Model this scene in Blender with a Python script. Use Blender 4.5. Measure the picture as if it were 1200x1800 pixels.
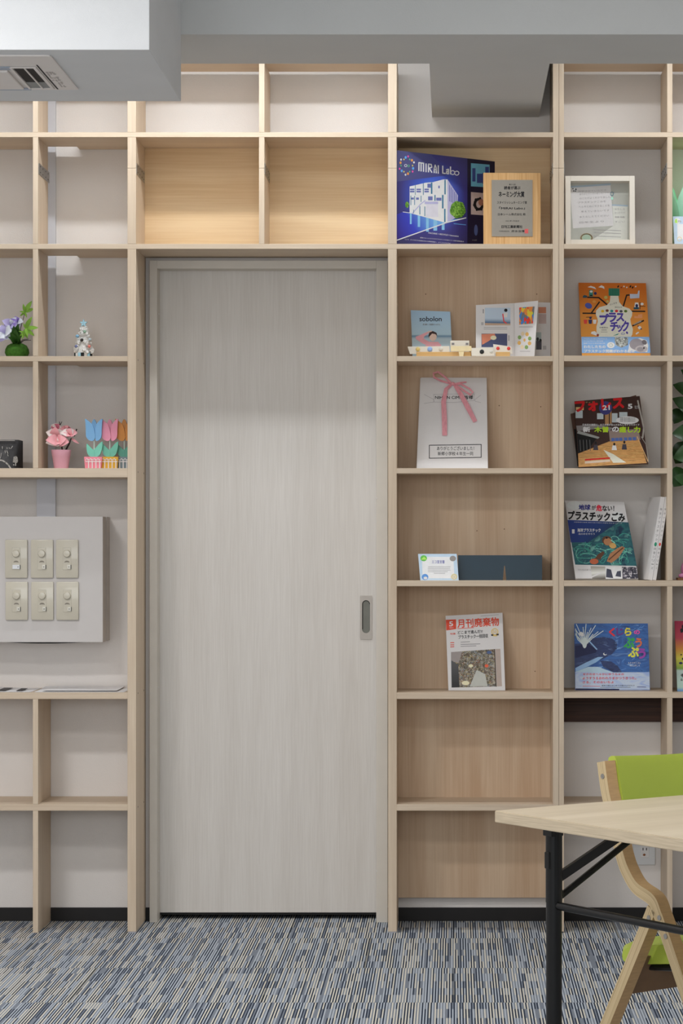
import bpy, bmesh, math, random
from mathutils import Vector, Matrix
random.seed(7)
for _o in list(bpy.data.objects):
    bpy.data.objects.remove(_o)
SC = bpy.context.scene
COL = SC.collection
PI = math.pi

# ------------------------------------------------------------------ camera
F = 4180.0            # focal length in pixels of the 1200 x 1800 frame
D = 7.27              # camera to the front plane of the shelving (y = 0)
H = 1.1965            # eye height
VX, VY = 795.0, 952.0 # principal point (the photo is shift corrected)
cam = bpy.data.cameras.new('camera')
cam.sensor_fit = 'VERTICAL'
cam.sensor_height = 36.0
cam.sensor_width = 24.0
cam.lens = F / 1800.0 * 36.0
cam.shift_x = (600.0 - VX) / 1800.0
cam.shift_y = (VY - 900.0) / 1800.0
cam.clip_start = 0.05
cam.clip_end = 60
camo = bpy.data.objects.new('camera', cam)
COL.objects.link(camo)
camo.location = (0, -D, H)
camo.rotation_euler = (PI / 2, 0, 0)
SC.camera = camo

# ------------------------------------------------------------------ exposure, world, lights
SC.view_settings.view_transform = 'Standard'
SC.view_settings.look = 'None'
SC.view_settings.gamma = 1
SC.view_settings.exposure = 0.0
SC.view_settings.use_curve_mapping = False
W = bpy.data.worlds.new('world')
SC.world = W
W.use_nodes = True
W.node_tree.nodes['Background'].inputs[0].default_value = (0.93, 0.97, 1.0, 1)
W.node_tree.nodes['Background'].inputs[1].default_value = 0.08

def area(name, loc, sx, sy, power, col, rot=(0, 0, 0), spread=180):
    l = bpy.data.lights.new(name, 'AREA')
    l.shape = 'RECTANGLE'; l.size = sx; l.size_y = sy
    l.energy = power; l.color = col
    l.spread = math.radians(spread)
    o = bpy.data.objects.new(name, l); COL.objects.link(o)
    o.location = loc; o.rotation_euler = rot
    return o
# ceiling strip lights in the slot between beam and shelving
area('slot_light', (-0.80, -0.38, 2.815), 1.55, 0.05, 12.3, (0.94, 0.97, 1.0))
area('slot_light', (0.80, -0.38, 2.815), 0.75, 0.05, 5.5, (0.94, 0.97, 1.0))
# room ceiling lights
area('room_light', (-0.25, -2.7, 2.82), 1.2, 0.3, 4.0, (1, 0.985, 0.96))
area('room_light', (0.7, -4.2, 2.82), 1.6, 0.5, 17, (1, 0.985, 0.96))
area('room_light', (-1.6, -4.0, 2.82), 1.2, 0.4, 24, (1, 0.985, 0.96))
area('room_light', (-1.9, -2.6, 2.80), 0.5, 0.2, 36, (1, 0.99, 0.985))
# broad cool frontal fill, added behind the camera to brighten the shelves
area('front_fill_light', (-0.8, -8.6, 1.85), 4.6, 1.4, 92, (0.95, 0.98, 1), (PI / 2, 0, 0))

# ------------------------------------------------------------------ helpers
def s2l(c):
    c = c / 255.0
    return c / 12.92 if c <= 0.04045 else ((c + 0.055) / 1.055) ** 2.4
def RGB(r, g, b, gain=1.0):
    return tuple(min(0.92, s2l(v) * gain) for v in (r, g, b)) + (1,)

def PW(px, py, y):
    """point of the place seen at a photo position, at depth y"""
    Z = D + y
    return Vector(((px - VX) * Z / F, y, H - (py - VY) * Z / F))
def X0(px, y=0.0): return (px - VX) * (D + y) / F
def Z0(py, y=0.0): return H - (py - VY) * (D + y) / F

MATS = {}
def node(nt, t, **kw):
    n = nt.nodes.new(t)
    for k, v in kw.items(): setattr(n, k, v)
    return n
def mat(name, col, rough=0.6, var=0.04, scale=30, metal=0.0, spec=0.4, bump=0.0, bscale=400, stretch=(1, 1, 1), coat=0, emit=None, estr=0, trans=0, sheen=0):
    if name in MATS: return MATS[name]
    m = bpy.data.materials.new(name); m.use_nodes = True
    nt = m.node_tree; b = nt.nodes['Principled BSDF']
    b.inputs['Roughness'].default_value = rough
    b.inputs['Metallic'].default_value = metal
    b.inputs['Specular IOR Level'].default_value = spec
    b.inputs['Coat Weight'].default_value = coat
    if trans: b.inputs['Subsurface Weight'].default_value = trans; b.inputs['Subsurface Radius'].default_value = (.02, .02, .02)
    tc = node(nt, 'ShaderNodeTexCoord'); mp = node(nt, 'ShaderNodeMapping')
    mp.inputs['Scale'].default_value = stretch
    nt.links.new(tc.outputs['Object'], mp.inputs['Vector'])
    nz = node(nt, 'ShaderNodeTexNoise'); nz.inputs['Scale'].default_value = scale; nz.inputs['Detail'].default_value = 3
    nt.links.new(mp.outputs[0], nz.inputs['Vector'])
    rp = node(nt, 'ShaderNodeValToRGB')
    rp.color_ramp.elements[0].position = 0.3; rp.color_ramp.elements[1].position = 0.7
    rp.color_ramp.elements[0].color = tuple(c * (1 - var) for c in col[:3]) + (1,)
    rp.color_ramp.elements[1].color = tuple(min(.95, c * (1 + var)) for c in col[:3]) + (1,)
    nt.links.new(nz.outputs[0], rp.inputs[0])
    nt.links.new(rp.outputs[0], b.inputs['Base Color'])
    if bump:
        n2 = node(nt, 'ShaderNodeTexNoise'); n2.inputs['Scale'].default_value = bscale
        nt.links.new(mp.outputs[0], n2.inputs['Vector'])
        bp = node(nt, 'ShaderNodeBump'); bp.inputs['Strength'].default_value = bump; bp.inputs['Distance'].default_value = 0.002
        nt.links.new(n2.outputs[0], bp.inputs['Height']); nt.links.new(bp.outputs[0], b.inputs['Normal'])
    if emit:
        b.inputs['Emission Color'].default_value = emit; b.inputs['Emission Strength'].default_value = estr
    MATS[name] = m
    return m

def wood(name, c0, c1, axis, rough=0.55, fine=1.0, broad=0.5):
    """pale timber: fine streaks and broad figure running along one axis"""
    if name in MATS: return MATS[name]
    m = bpy.data.materials.new(name); m.use_nodes = True
    nt = m.node_tree; b = nt.nodes['Principled BSDF']; b.inputs['Roughness'].default_value = rough
    b.inputs['Specular IOR Level'].default_value = 0.3
    tc = node(nt, 'ShaderNodeTexCoord')
    def streak(k_along, k_across, scale, detail, dist):
        mp = node(nt, 'ShaderNodeMapping')
        s = [k_across] * 3; s['XYZ'.index(axis)] = k_along
        mp.inputs['Scale'].default_value = s
        nt.links.new(tc.outputs['Object'], mp.inputs['Vector'])
        nz = node(nt, 'ShaderNodeTexNoise'); nz.inputs['Scale'].default_value = scale
        nz.inputs['Detail'].default_value = detail; nz.inputs['Distortion'].default_value = dist
        nt.links.new(mp.outputs[0], nz.inputs['Vector'])
        return nz.outputs[0]
    a = streak(0.7, 26, 9 * fine, 4, 0.2)
    c = streak(0.5, 7, 2.5, 2, 0.6)
    mx = node(nt, 'ShaderNodeMath', operation='MULTIPLY_ADD'); mx.inputs[1].default_value = broad
    nt.links.new(c, mx.inputs[0])
    ml = node(nt, 'ShaderNodeMath', operation='MULTIPLY'); ml.inputs[1].default_value = 1 - broad
    nt.links.new(a, ml.inputs[0]); nt.links.new(ml.outputs[0], mx.inputs[2])
    rp = node(nt, 'ShaderNodeValToRGB')
    rp.color_ramp.elements[0].position = 0.34; rp.color_ramp.elements[0].color = c0
    rp.color_ramp.elements[1].position = 0.66; rp.color_ramp.elements[1].color = c1
    nt.links.new(mx.outputs[0], rp.inputs[0]); nt.links.new(rp.outputs[0], b.inputs['Base Color'])
    MATS[name] = m
    return m

def blend_print(name, stops, start, end, rough=0.45, radial=False, noise=0.0, nscale=30):
    """printed colour blend on a cover, laid out in the sheet's own coordinates"""
    if name in MATS: return MATS[name]
    m = bpy.data.materials.new(name); m.use_nodes = True
    nt = m.node_tree; b = nt.nodes['Principled BSDF']; b.inputs['Roughness'].default_value = rough
    tc = node(nt, 'ShaderNodeTexCoord')
    v = tc.outputs['Object']
    sx, sy = start; ex, ey = end
    L = math.hypot(ex - sx, ey - sy)
    if radial:
        sb = node(nt, 'ShaderNodeVectorMath', operation='SUBTRACT'); sb.inputs[1].default_value = (sx, sy, 0)
        nt.links.new(v, sb.inputs[0])
        ln = node(nt, 'ShaderNodeVectorMath', operation='LENGTH'); nt.links.new(sb.outputs[0], ln.inputs[0])
        dv = node(nt, 'ShaderNodeMath', operation='DIVIDE'); dv.inputs[1].default_value = L
        nt.links.new(ln.outputs['Value'], dv.inputs[0]); t = dv.outputs[0]
    else:
        sb = node(nt, 'ShaderNodeVectorMath', operation='SUBTRACT'); sb.inputs[1].default_value = (sx, sy, 0)
        nt.links.new(v, sb.inputs[0])
        dt = node(nt, 'ShaderNodeVectorMath', operation='DOT_PRODUCT'); dt.inputs[1].default_value = ((ex - sx) / L / L, (ey - sy) / L / L, 0)
        nt.links.new(sb.outputs[0], dt.inputs[0]); t = dt.outputs['Value']
    if noise:
        nz = node(nt, 'ShaderNodeTexNoise'); nz.inputs['Scale'].default_value = nscale; nz.inputs['Detail'].default_value = 4
        mp = node(nt, 'ShaderNodeMapping'); mp.inputs['Rotation'].default_value = (0, 0, 0.6); mp.inputs['Scale'].default_value = (1, 3, 1)
        nt.links.new(v, mp.inputs['Vector']); nt.links.new(mp.outputs[0], nz.inputs['Vector'])
        ma = node(nt, 'ShaderNodeMath', operation='MULTIPLY_ADD'); ma.inputs[1].default_value = noise
        nt.links.new(nz.outputs[0], ma.inputs[0])
        ms = node(nt, 'ShaderNodeMath', operation='SUBTRACT'); ms.inputs[1].default_value = noise / 2
        nt.links.new(t, ms.inputs[0]); nt.links.new(ms.outputs[0], ma.inputs[2]); t = ma.outputs[0]
    rp = node(nt, 'ShaderNodeValToRGB')
    els = rp.color_ramp.elements
    els[0].position, els[0].color = stops[0]
    els[1].position, els[1].color = stops[-1]
    for p, c in stops[1:-1]:
        e = els.new(p); e.color = c
    nt.links.new(t, rp.inputs[0]); nt.links.new(rp.outputs[0], b.inputs['Base Color'])
    MATS[name] = m
    return m

def speck_print(name, cols, scale=120, rough=0.45, kind='VORONOI', stretch=(1, 1, 1), rot=0):
    """a busy photograph in print: colour patches"""
    if name in MATS: return MATS[name]
    m = bpy.data.materials.new(name); m.use_nodes = True
    nt = m.node_tree; b = nt.nodes['Principled BSDF']; b.inputs['Roughness'].default_value = rough
    tc = node(nt, 'ShaderNodeTexCoord'); mp = node(nt, 'ShaderNodeMapping')
    mp.inputs['Scale'].default_value = stretch; mp.inputs['Rotation'].default_value = (0, 0, rot)
    nt.links.new(tc.outputs['Object'], mp.inputs['Vector'])
    rp = node(nt, 'ShaderNodeValToRGB'); rp.color_ramp.interpolation = 'CONSTANT' if kind == 'VORONOI' else 'LINEAR'
    els = rp.color_ramp.elements
    n = len(cols)
    pos = [i / n for i in range(n)] if kind == 'VORONOI' else [0.3 + 0.4 * i / (n - 1) for i in range(n)]
    els[0].position, els[0].color = pos[0], cols[0]
    els[1].position, els[1].color = pos[-1], cols[-1]
    for p, c in list(zip(pos, cols))[1:-1]:
        e = els.new(p); e.color = c
    if kind == 'VORONOI':
        nz = node(nt, 'ShaderNodeTexNoise'); nz.inputs['Scale'].default_value = scale * .7
        nt.links.new(mp.outputs[0], nz.inputs['Vector'])
        ad = node(nt, 'ShaderNodeVectorMath', operation='MULTIPLY_ADD'); ad.inputs[1].default_value = (.02, .02, .02)
        nt.links.new(nz.outputs['Color'], ad.inputs[0]); nt.links.new(mp.outputs[0], ad.inputs[2])
        vo = node(nt, 'ShaderNodeTexVoronoi'); vo.inputs['Scale'].default_value = scale
        nt.links.new(ad.outputs[0], vo.inputs['Vector'])
        se = node(nt, 'ShaderNodeSeparateColor'); nt.links.new(vo.outputs['Color'], se.inputs[0])
        nt.links.new(se.outputs[0], rp.inputs[0])
    else:
        nz = node(nt, 'ShaderNodeTexNoise'); nz.inputs['Scale'].default_value = scale; nz.inputs['Detail'].default_value = 5
        nz.inputs['Distortion'].default_value = 1.2
        nt.links.new(mp.outputs[0], nz.inputs['Vector']); nt.links.new(nz.outputs[0], rp.inputs[0])
    nt.links.new(rp.outputs[0], b.inputs['Base Color'])
    MATS[name] = m
    return m

RM = {}   # object -> world matrix of its thing
def link(o, parent=None):
    COL.objects.link(o)
    if parent is not None: o.parent = parent
def tag(o, label=None, cat=None, group=None, kind=None):
    if label: o['label'] = label
    if cat: o['category'] = cat
    if group: o['group'] = group
    if kind: o['kind'] = kind
    return o
def thing(name, label, cat, loc, rz=0.0, group=None):
    o = bpy.data.objects.new(name, None); COL.objects.link(o)
    o.empty_display_size = 0.05
    o.location = loc; o.rotation_euler = (0, 0, rz)
    RM[o] = Matrix.Translation(Vector(loc)) @ Matrix.Rotation(rz, 4, 'Z')
    return tag(o, label, cat, group)
def clone(root, loc, rz=0.0, label=None, group=None):
    r = root.copy(); COL.objects.link(r); r.location = loc; r.rotation_euler = (0, 0, rz)
    RM[r] = Matrix.Translation(Vector(loc)) @ Matrix.Rotation(rz, 4, 'Z')
    if label: r['label'] = label
    if group: r['group'] = group
    for ch in list(root.children):
        c = ch.copy(); COL.objects.link(c); c.parent = r
        for g in list(ch.children):
            d = g.copy(); COL.objects.link(d); d.parent = c
    return r

class MB:
    """collects shapes in place coordinates, builds ONE mesh object"""
    def __init__(s): s.v = []; s.f = []; s.m = []; s.mats = []; s.uv = {}
    def mi(s, m):
        if m not in s.mats: s.mats.append(m)
        return s.mats.index(m)
    def add(s, verts, faces, m):
        o = len(s.v); s.v += [Vector(p) for p in verts]; k = s.mi(m)
        for f in faces: s.f.append([i + o for i in f]); s.m.append(k)
    def box(s, x0, x1, y0, y1, z0, z1, m, bev=0.0, M=None):
        bm = bmesh.new()
        bmesh.ops.create_cube(bm, size=1)
        for v in bm.verts:
            v.co = Vector(((x0 + x1) / 2 + v.co.x * (x1 - x0), (y0 + y1) / 2 + v.co.y * (y1 - y0), (z0 + z1) / 2 + v.co.z * (z1 - z0)))
        if bev: bmesh.ops.bevel(bm, geom=bm.edges[:], offset=bev, segments=2, profile=0.6, affect='EDGES')
        s.bm(bm, m, M)
    def bm(s, bm, m, M=None):
        bm.verts.index_update()
        s.add([(M @ v.co if M else v.co.copy()) for v in bm.verts], [[v.index for v in f.verts] for f in bm.faces], m)
        bm.free()
    def prism(s, pts, fr, z0, z1, m, bev=0.0, mside=None):
        """outline pts (u,v) in frame fr(u,v,w)->place, extruded from w=z0 to z1"""
        bm = bmesh.new()
        a = [bm.verts.new((p[0], p[1], z0)) for p in pts]
        fc = bm.faces.new(a)
        r = bmesh.ops.extrude_face_region(bm, geom=[fc])
        for v in r['geom']:
            if isinstance(v, bmesh.types.BMVert): v.co.z = z1
        bmesh.ops.recalc_face_normals(bm, faces=bm.faces[:])
        if bev: bmesh.ops.bevel(bm, geom=bm.edges[:], offset=bev, segments=2, profile=0.6, affect='EDGES', clamp_overlap=True)
        bm.verts.index_update()
        s.add([fr(*v.co) for v in bm.verts], [[v.index for v in f.verts] for f in bm.faces], m)
        bm.free()
    def tube(s, path, rad, m, n=10, caps=True):
        path = [Vector(p) for p in path]
        rads = rad if isinstance(rad, (list, tuple)) else [rad] * len(path)
        rings = []; prev = None
        for i, p in enumerate(path):
            t = (path[min(i + 1, len(path) - 1)] - path[max(i - 1, 0)]).normalized()
            if prev is None:
                ref = Vector((0, 0, 1)) if abs(t.z) < .9 else Vector((1, 0, 0))
                a = t.cross(ref).normalized()
            else:
                a = (prev - t * prev.dot(t)).normalized()
            prev = a; b = t.cross(a)
            rings.append([p + (a * math.cos(2 * PI * k / n) + b * math.sin(2 * PI * k / n)) * rads[i] for k in range(n)])
        V = [v for r in rings for v in r]; Fc = []
        for i in range(len(rings) - 1):
            for k in range(n):
                Fc.append([i * n + k, i * n + (k + 1) % n, (i + 1) * n + (k + 1) % n, (i + 1) * n + k])
        if caps: Fc.append(list(range(n))[::-1]); Fc.append([(len(rings) - 1) * n + k for k in range(n)])
        s.add(V, Fc, m)
    def lathe(s, prof, c, m, n=24, sx=1, sy=1):
        V = []; Fc = []
        for r, z in prof:
            for k in range(n):
                a = 2 * PI * k / n
                V.append(Vector((c[0] + r * sx * math.cos(a), c[1] + r * sy * math.sin(a), c[2] + z)))
        for i in range(len(prof) - 1):
            for k in range(n):
                Fc.append([i * n + k, i * n + (k + 1) % n, (i + 1) * n + (k + 1) % n, (i + 1) * n + k])
        Fc.append(list(range(n))[::-1]); Fc.append([(len(prof) - 1) * n + k for k in range(n)])
        s.add(V, Fc, m)
    def ball(s, c, r, m, sub=2, sc=(1, 1, 1), jit=0.0):
        bm = bmesh.new(); bmesh.ops.create_icosphere(bm, subdivisions=sub, radius=1)
        for v in bm.verts:
            k = 1 + random.uniform(-jit, jit)
            v.co = Vector((c[0] + v.co.x * r * sc[0] * k, c[1] + v.co.y * r * sc[1] * k, c[2] + v.co.z * r * sc[2] * k))
        s.bm(bm, m)
    def leaf(s, base, tip, wid, m, up=(0, -1, 0), sag=0.1, n=7, fold=0.15, pw=0.8):
        base = Vector(base); tip = Vector(tip); ax = tip - base; L = ax.length; t = ax.normalized()
        up = Vector(up); up = (up - t * up.dot(t)).normalized(); side = t.cross(up)
        V = []
        for i in range(n + 1):
            q = i / n; w = wid * (math.sin(PI * min(1, q ** pw)) ** 0.8) * .5 + 1e-4
            c = base + ax * q + up * (sag * L * math.sin(PI * q))
            for k in (-1, 0, 1): V.append(c + side * (k * w) + up * (abs(k) * w * fold * 2))
        Fc = []
        for i in range(n):
            for k in range(2):
                a = i * 3 + k; Fc.append([a, a + 1, a + 4, a + 3])
        o = len(V)
        th = 0.0006
        V += [v - up * th for v in V]
        Fc += [[i + o for i in f[::-1]] for f in Fc]
        s.add(V, Fc, m)
    def build(s, name, parent=None, smooth=False, label=None):
        me = bpy.data.meshes.new(name)
        M = RM.get(parent)
        vs = s.v
        if M is not None:
            Mi = M.inverted(); vs = [Mi @ v for v in s.v]
        me.from_pydata([tuple(v) for v in vs], [], s.f)
        for m in s.mats: me.materials.append(m)
        me.polygons.foreach_set('material_index', s.m)
        if smooth:
            me.polygons.foreach_set('use_smooth', [True] * len(me.polygons))
            try: me.set_sharp_from_angle(angle=math.radians(40))
            except Exception: pass
        me.validate(); me.update()
        o = bpy.data.objects.new(name, me); link(o, parent)
        if parent is not None: RM[o] = M
        if label: o['label'] = label
        return o

_TX = {}
def text_mesh(body, bold=0.0):
    key = (body, bold)
    if key in _TX: return _TX[key]
    cu = bpy.data.curves.new('lettering', 'FONT'); cu.body = body; cu.size = 1; cu.offset = bold
    cu.resolution_u = 3; cu.fill_mode = 'FRONT'
    o = bpy.data.objects.new('lettering', cu); COL.objects.link(o)
    bpy.context.view_layer.update()
    me = bpy.data.meshes.new_from_object(o.evaluated_get(bpy.context.evaluated_depsgraph_get()))
    V = [(v.co.x, v.co.y) for v in me.vertices]; Fc = [list(p.vertices) for p in me.polygons]
    bpy.data.objects.remove(o); bpy.data.curves.remove(cu); bpy.data.meshes.remove(me)
    if not V: V = [(0, 0)]
    xs = [v[0] for v in V]; ys = [v[1] for v in V]
    _TX[key] = (V, Fc, min(xs), max(xs), min(ys), max(ys))
    return _TX[key]

class Sheet:
    """a flat printed sheet, board or cover with its own frame: u right, v up, n outward"""
    EPS = 0.00016
    def __init__(s, bl, y, zbase, lean=0.0, yaw=0.0, origin=None):
        c, n = math.cos(math.radians(yaw)), math.sin(math.radians(yaw))
        cl, sl = math.cos(math.radians(lean)), math.sin(math.radians(lean))
        s.u = Vector((c, n, 0)); b = Vector((-n, c, 0)); s.v = Vector((0, 0, cl)) + b * sl
        s.n = s.u.cross(s.v)
        s.o = origin if origin is not None else Vector((X0(bl, y), y, zbase))
        s.mb = MB(); s.crop(0, 0, 1)
        s.M = Matrix((( s.u.x, s.v.x, s.n.x, s.o.x), (s.u.y, s.v.y, s.n.y, s.o.y), (s.u.z, s.v.z, s.n.z, s.o.z), (0, 0, 0, 1)))
    def crop(s, x, y, k): s.cx, s.cy, s.ck = x, y, k
    def uv(s, x, y):
        px, py = s.cx + x / s.ck, s.cy + y / s.ck
        d = Vector(((px - VX) / F, 1, -(py - VY) / F)); c = Vector((0, -D, H))
        t = (s.o - c).dot(s.n) / d.dot(s.n); p = c + d * t - s.o
        return (p.dot(s.u), p.dot(s.v))
    def ubase(s, px):
        m = (px - VX) / F; Zc = D + s.o.y
        return (m * Zc - s.o.x) / (s.u.x - m * s.u.y)
    def P(s, u, v, w=0): return s.o + s.u * u + s.v * v + s.n * w
    def body(s, tl, tr, br=None, bl=None, thick=0.003, m=None, bev=0.0):
        """tl,tr in crop coordinates; br/bl None -> on the base line below the given px"""
        a = s.uv(*tl); b = s.uv(*tr)
        c = s.uv(*br) if isinstance(br, tuple) else (s.ubase(br), 0.0)
        d = s.uv(*bl) if isinstance(bl, tuple) else ((s.ubase(bl), 0.0) if bl is not None else (0, 0))
        s.quad = [d, c, b, a]
        s.mb.prism(s.quad, s.P, -thick, 0, m, bev)
        return s
    def lpoly(s, uvs, m, layer=1):
        s.mb.add([s.P(u, v, s.EPS * layer) for u, v in uvs], [list(range(len(uvs)))], m)
    def poly(s, pts, m, layer=1): s.lpoly([s.uv(*p) for p in pts], m, layer)
    def rect(s, x0, y0, x1, y1, m, layer=1): s.poly([(x0, y1), (x1, y1), (x1, y0), (x0, y0)], m, layer)
    def ell(s, x, y, rx, ry, m, layer=1, n=20, a=0.0):
        ca, sa = math.cos(a), math.sin(a)
        s.poly([(x + rx * math.cos(t) * ca - ry * math.sin(t) * sa, y + rx * math.cos(t) * sa + ry * math.sin(t) * ca)
                for t in [-2 * PI * k / n for k in range(n)]], m, layer)
    def ring(s, x, y, rx, ry, w, m, layer=1, n=24):
        for k in range(n):
            a, b = 2 * PI * k / n, 2 * PI * (k + 1) / n
            s.poly([(x + rx * math.cos(b), y + ry * math.sin(b)), (x + rx * math.cos(a), y + ry * math.sin(a)),
                    (x + (rx - w) * math.cos(a), y + (ry - w) * math.sin(a)), (x + (rx - w) * math.cos(b), y + (ry - w) * math.sin(b))], m, layer)
    def line(s, pts, w, m, layer=1):
        for (x0, y0), (x1, y1) in zip(pts, pts[1:]):
            L = math.hypot(x1 - x0, y1 - y0) or 1; nx, ny = -(y1 - y0) / L * w / 2, (x1 - x0) / L * w / 2
            ex, ey = (x1 - x0) / L * w * .25, (y1 - y0) / L * w * .25
            s.poly([(x0 + nx - ex, y0 + ny - ey), (x1 + nx + ex, y1 + ny + ey), (x1 - nx + ex, y1 - ny + ey), (x0 - nx - ex, y0 - ny - ey)], m, layer)
    def text(s, body, x, y, h, m, w=None, layer=3, bold=0.0, rot=0.0, vert=False):
        """lettering with its box's lower left at x,y (crop coordinates), glyph box height h, fitted to width w"""
        V, Fc, x0, x1, y0, y1 = text_mesh(body)
        ky = h / max(1e-6, (y1 - y0)); kx = (w / max(1e-6, x1 - x0)) if w else ky
        o = s.uv(x, y); ax = s.uv(x + 10, y); ay = s.uv(x, y - 10)
        ax = ((ax[0] - o[0]) / 10, (ax[1] - o[1]) / 10); ay = ((ay[0] - o[0]) / 10, (ay[1] - o[1]) / 10)
        cr, sr = math.cos(rot), math.sin(rot)
        sh = [(0, 0)]
        if bold: sh = [(bold * c, bold * d) for c, d in ((0, 0), (1, 0), (-1, 0), (0, 1), (0, -1), (.7, .7), (-.7, -.7), (.7, -.7), (-.7, .7))]
        for q, (dx, dy) in enumerate(sh):
            pts = []
            for vx, vy in V:
                a, b = (vx - x0 + dx * .8) * kx, (vy - y0 + dy * .8) * ky
                a, b = a * cr - b * sr, a * sr + b * cr
                pts.append(s.P(o[0] + a * ax[0] + b * ay[0], o[1] + a * ax[1] + b * ay[1], s.EPS * (layer + .02 * q)))
            s.mb.add(pts, Fc, m)
    def build(s, name, parent=None, label=None):
        """the part gets the sheet's own frame, so that print patterns follow it"""
        me = bpy.data.meshes.new(name)
        Mi = s.M.inverted()
        me.from_pydata([tuple(Mi @ v) for v in s.mb.v], [], s.mb.f)
        for m in s.mb.mats: me.materials.append(m)
        me.polygons.foreach_set('material_index', s.mb.m)
        me.update()
        o = bpy.data.objects.new(name, me); link(o, parent)
        o.matrix_local = (RM[parent].inverted() @ s.M) if parent is not None else s.M
        RM[o] = s.M
        if label: o['label'] = label
        return o

# ------------------------------------------------------------------ materials of the place
M_wall = mat('wall_paper', RGB(234, 229, 225), .85, .015, 8, bump=.25, bscale=500)
M_white = mat('white_wallpaper', RGB(228, 230, 232), .85, .015, 6, bump=.25, bscale=420, stretch=(1, 1, 2.2))
M_beam = mat('beam_wallpaper', RGB(214, 215, 214), .85, .015, 6, bump=.2, bscale=300)
M_black = mat('black_baseboard_vinyl', RGB(22, 19, 19), .5, .1)
WA, WB = RGB(205, 184, 160), RGB(220, 202, 179)
M_wx = wood('pale_timber_lengthways', WA, WB, 'X')
M_wz = wood('pale_timber_upright', WA, WB, 'Z')
M_backz = wood('thin_plywood_upright_grain', RGB(199, 168, 138), RGB(219, 194, 166), 'Z', fine=.8, broad=.65)
M_backx = wood('thin_plywood_level_grain', RGB(220, 187, 143), RGB(238, 212, 172), 'X', fine=.8, broad=.65)
M_door = wood('whitewashed_door_board', RGB(211, 205, 198), RGB(223, 218, 212), 'Z', fine=1.3, broad=.45)
M_casing = mat('pale_door_casing', RGB(212, 206, 196), .5, .02, 20)
M_steel = mat('brushed_steel', RGB(170, 168, 165), .35, .05, 60, metal=.9)
M_dark = mat('dark_recess', RGB(20, 20, 20), .7)
M_trunk = mat('white_cable_trunking', RGB(214, 215, 222), .45, .01)
M_plas = mat('ivory_switch_plastic', RGB(204, 197, 180), .25, .01, coat=.3)
M_paper = mat('white_paper', RGB(236, 234, 234), .6, .01)
M_page = mat('page_edges', RGB(214, 208, 196), .8, .08, 300, stretch=(1, 1, 8))
M_blk = mat('black_print', RGB(24, 22, 26), .5)
M_gry = mat('grey_print', RGB(140, 138, 140), .5)
M_red = mat('red_print', RGB(214, 40, 52), .45)
def ink(name, r, g, b, gain=1.5): return mat('ink_' + name, RGB(r, g, b, gain), .45, .03, 60)

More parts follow.
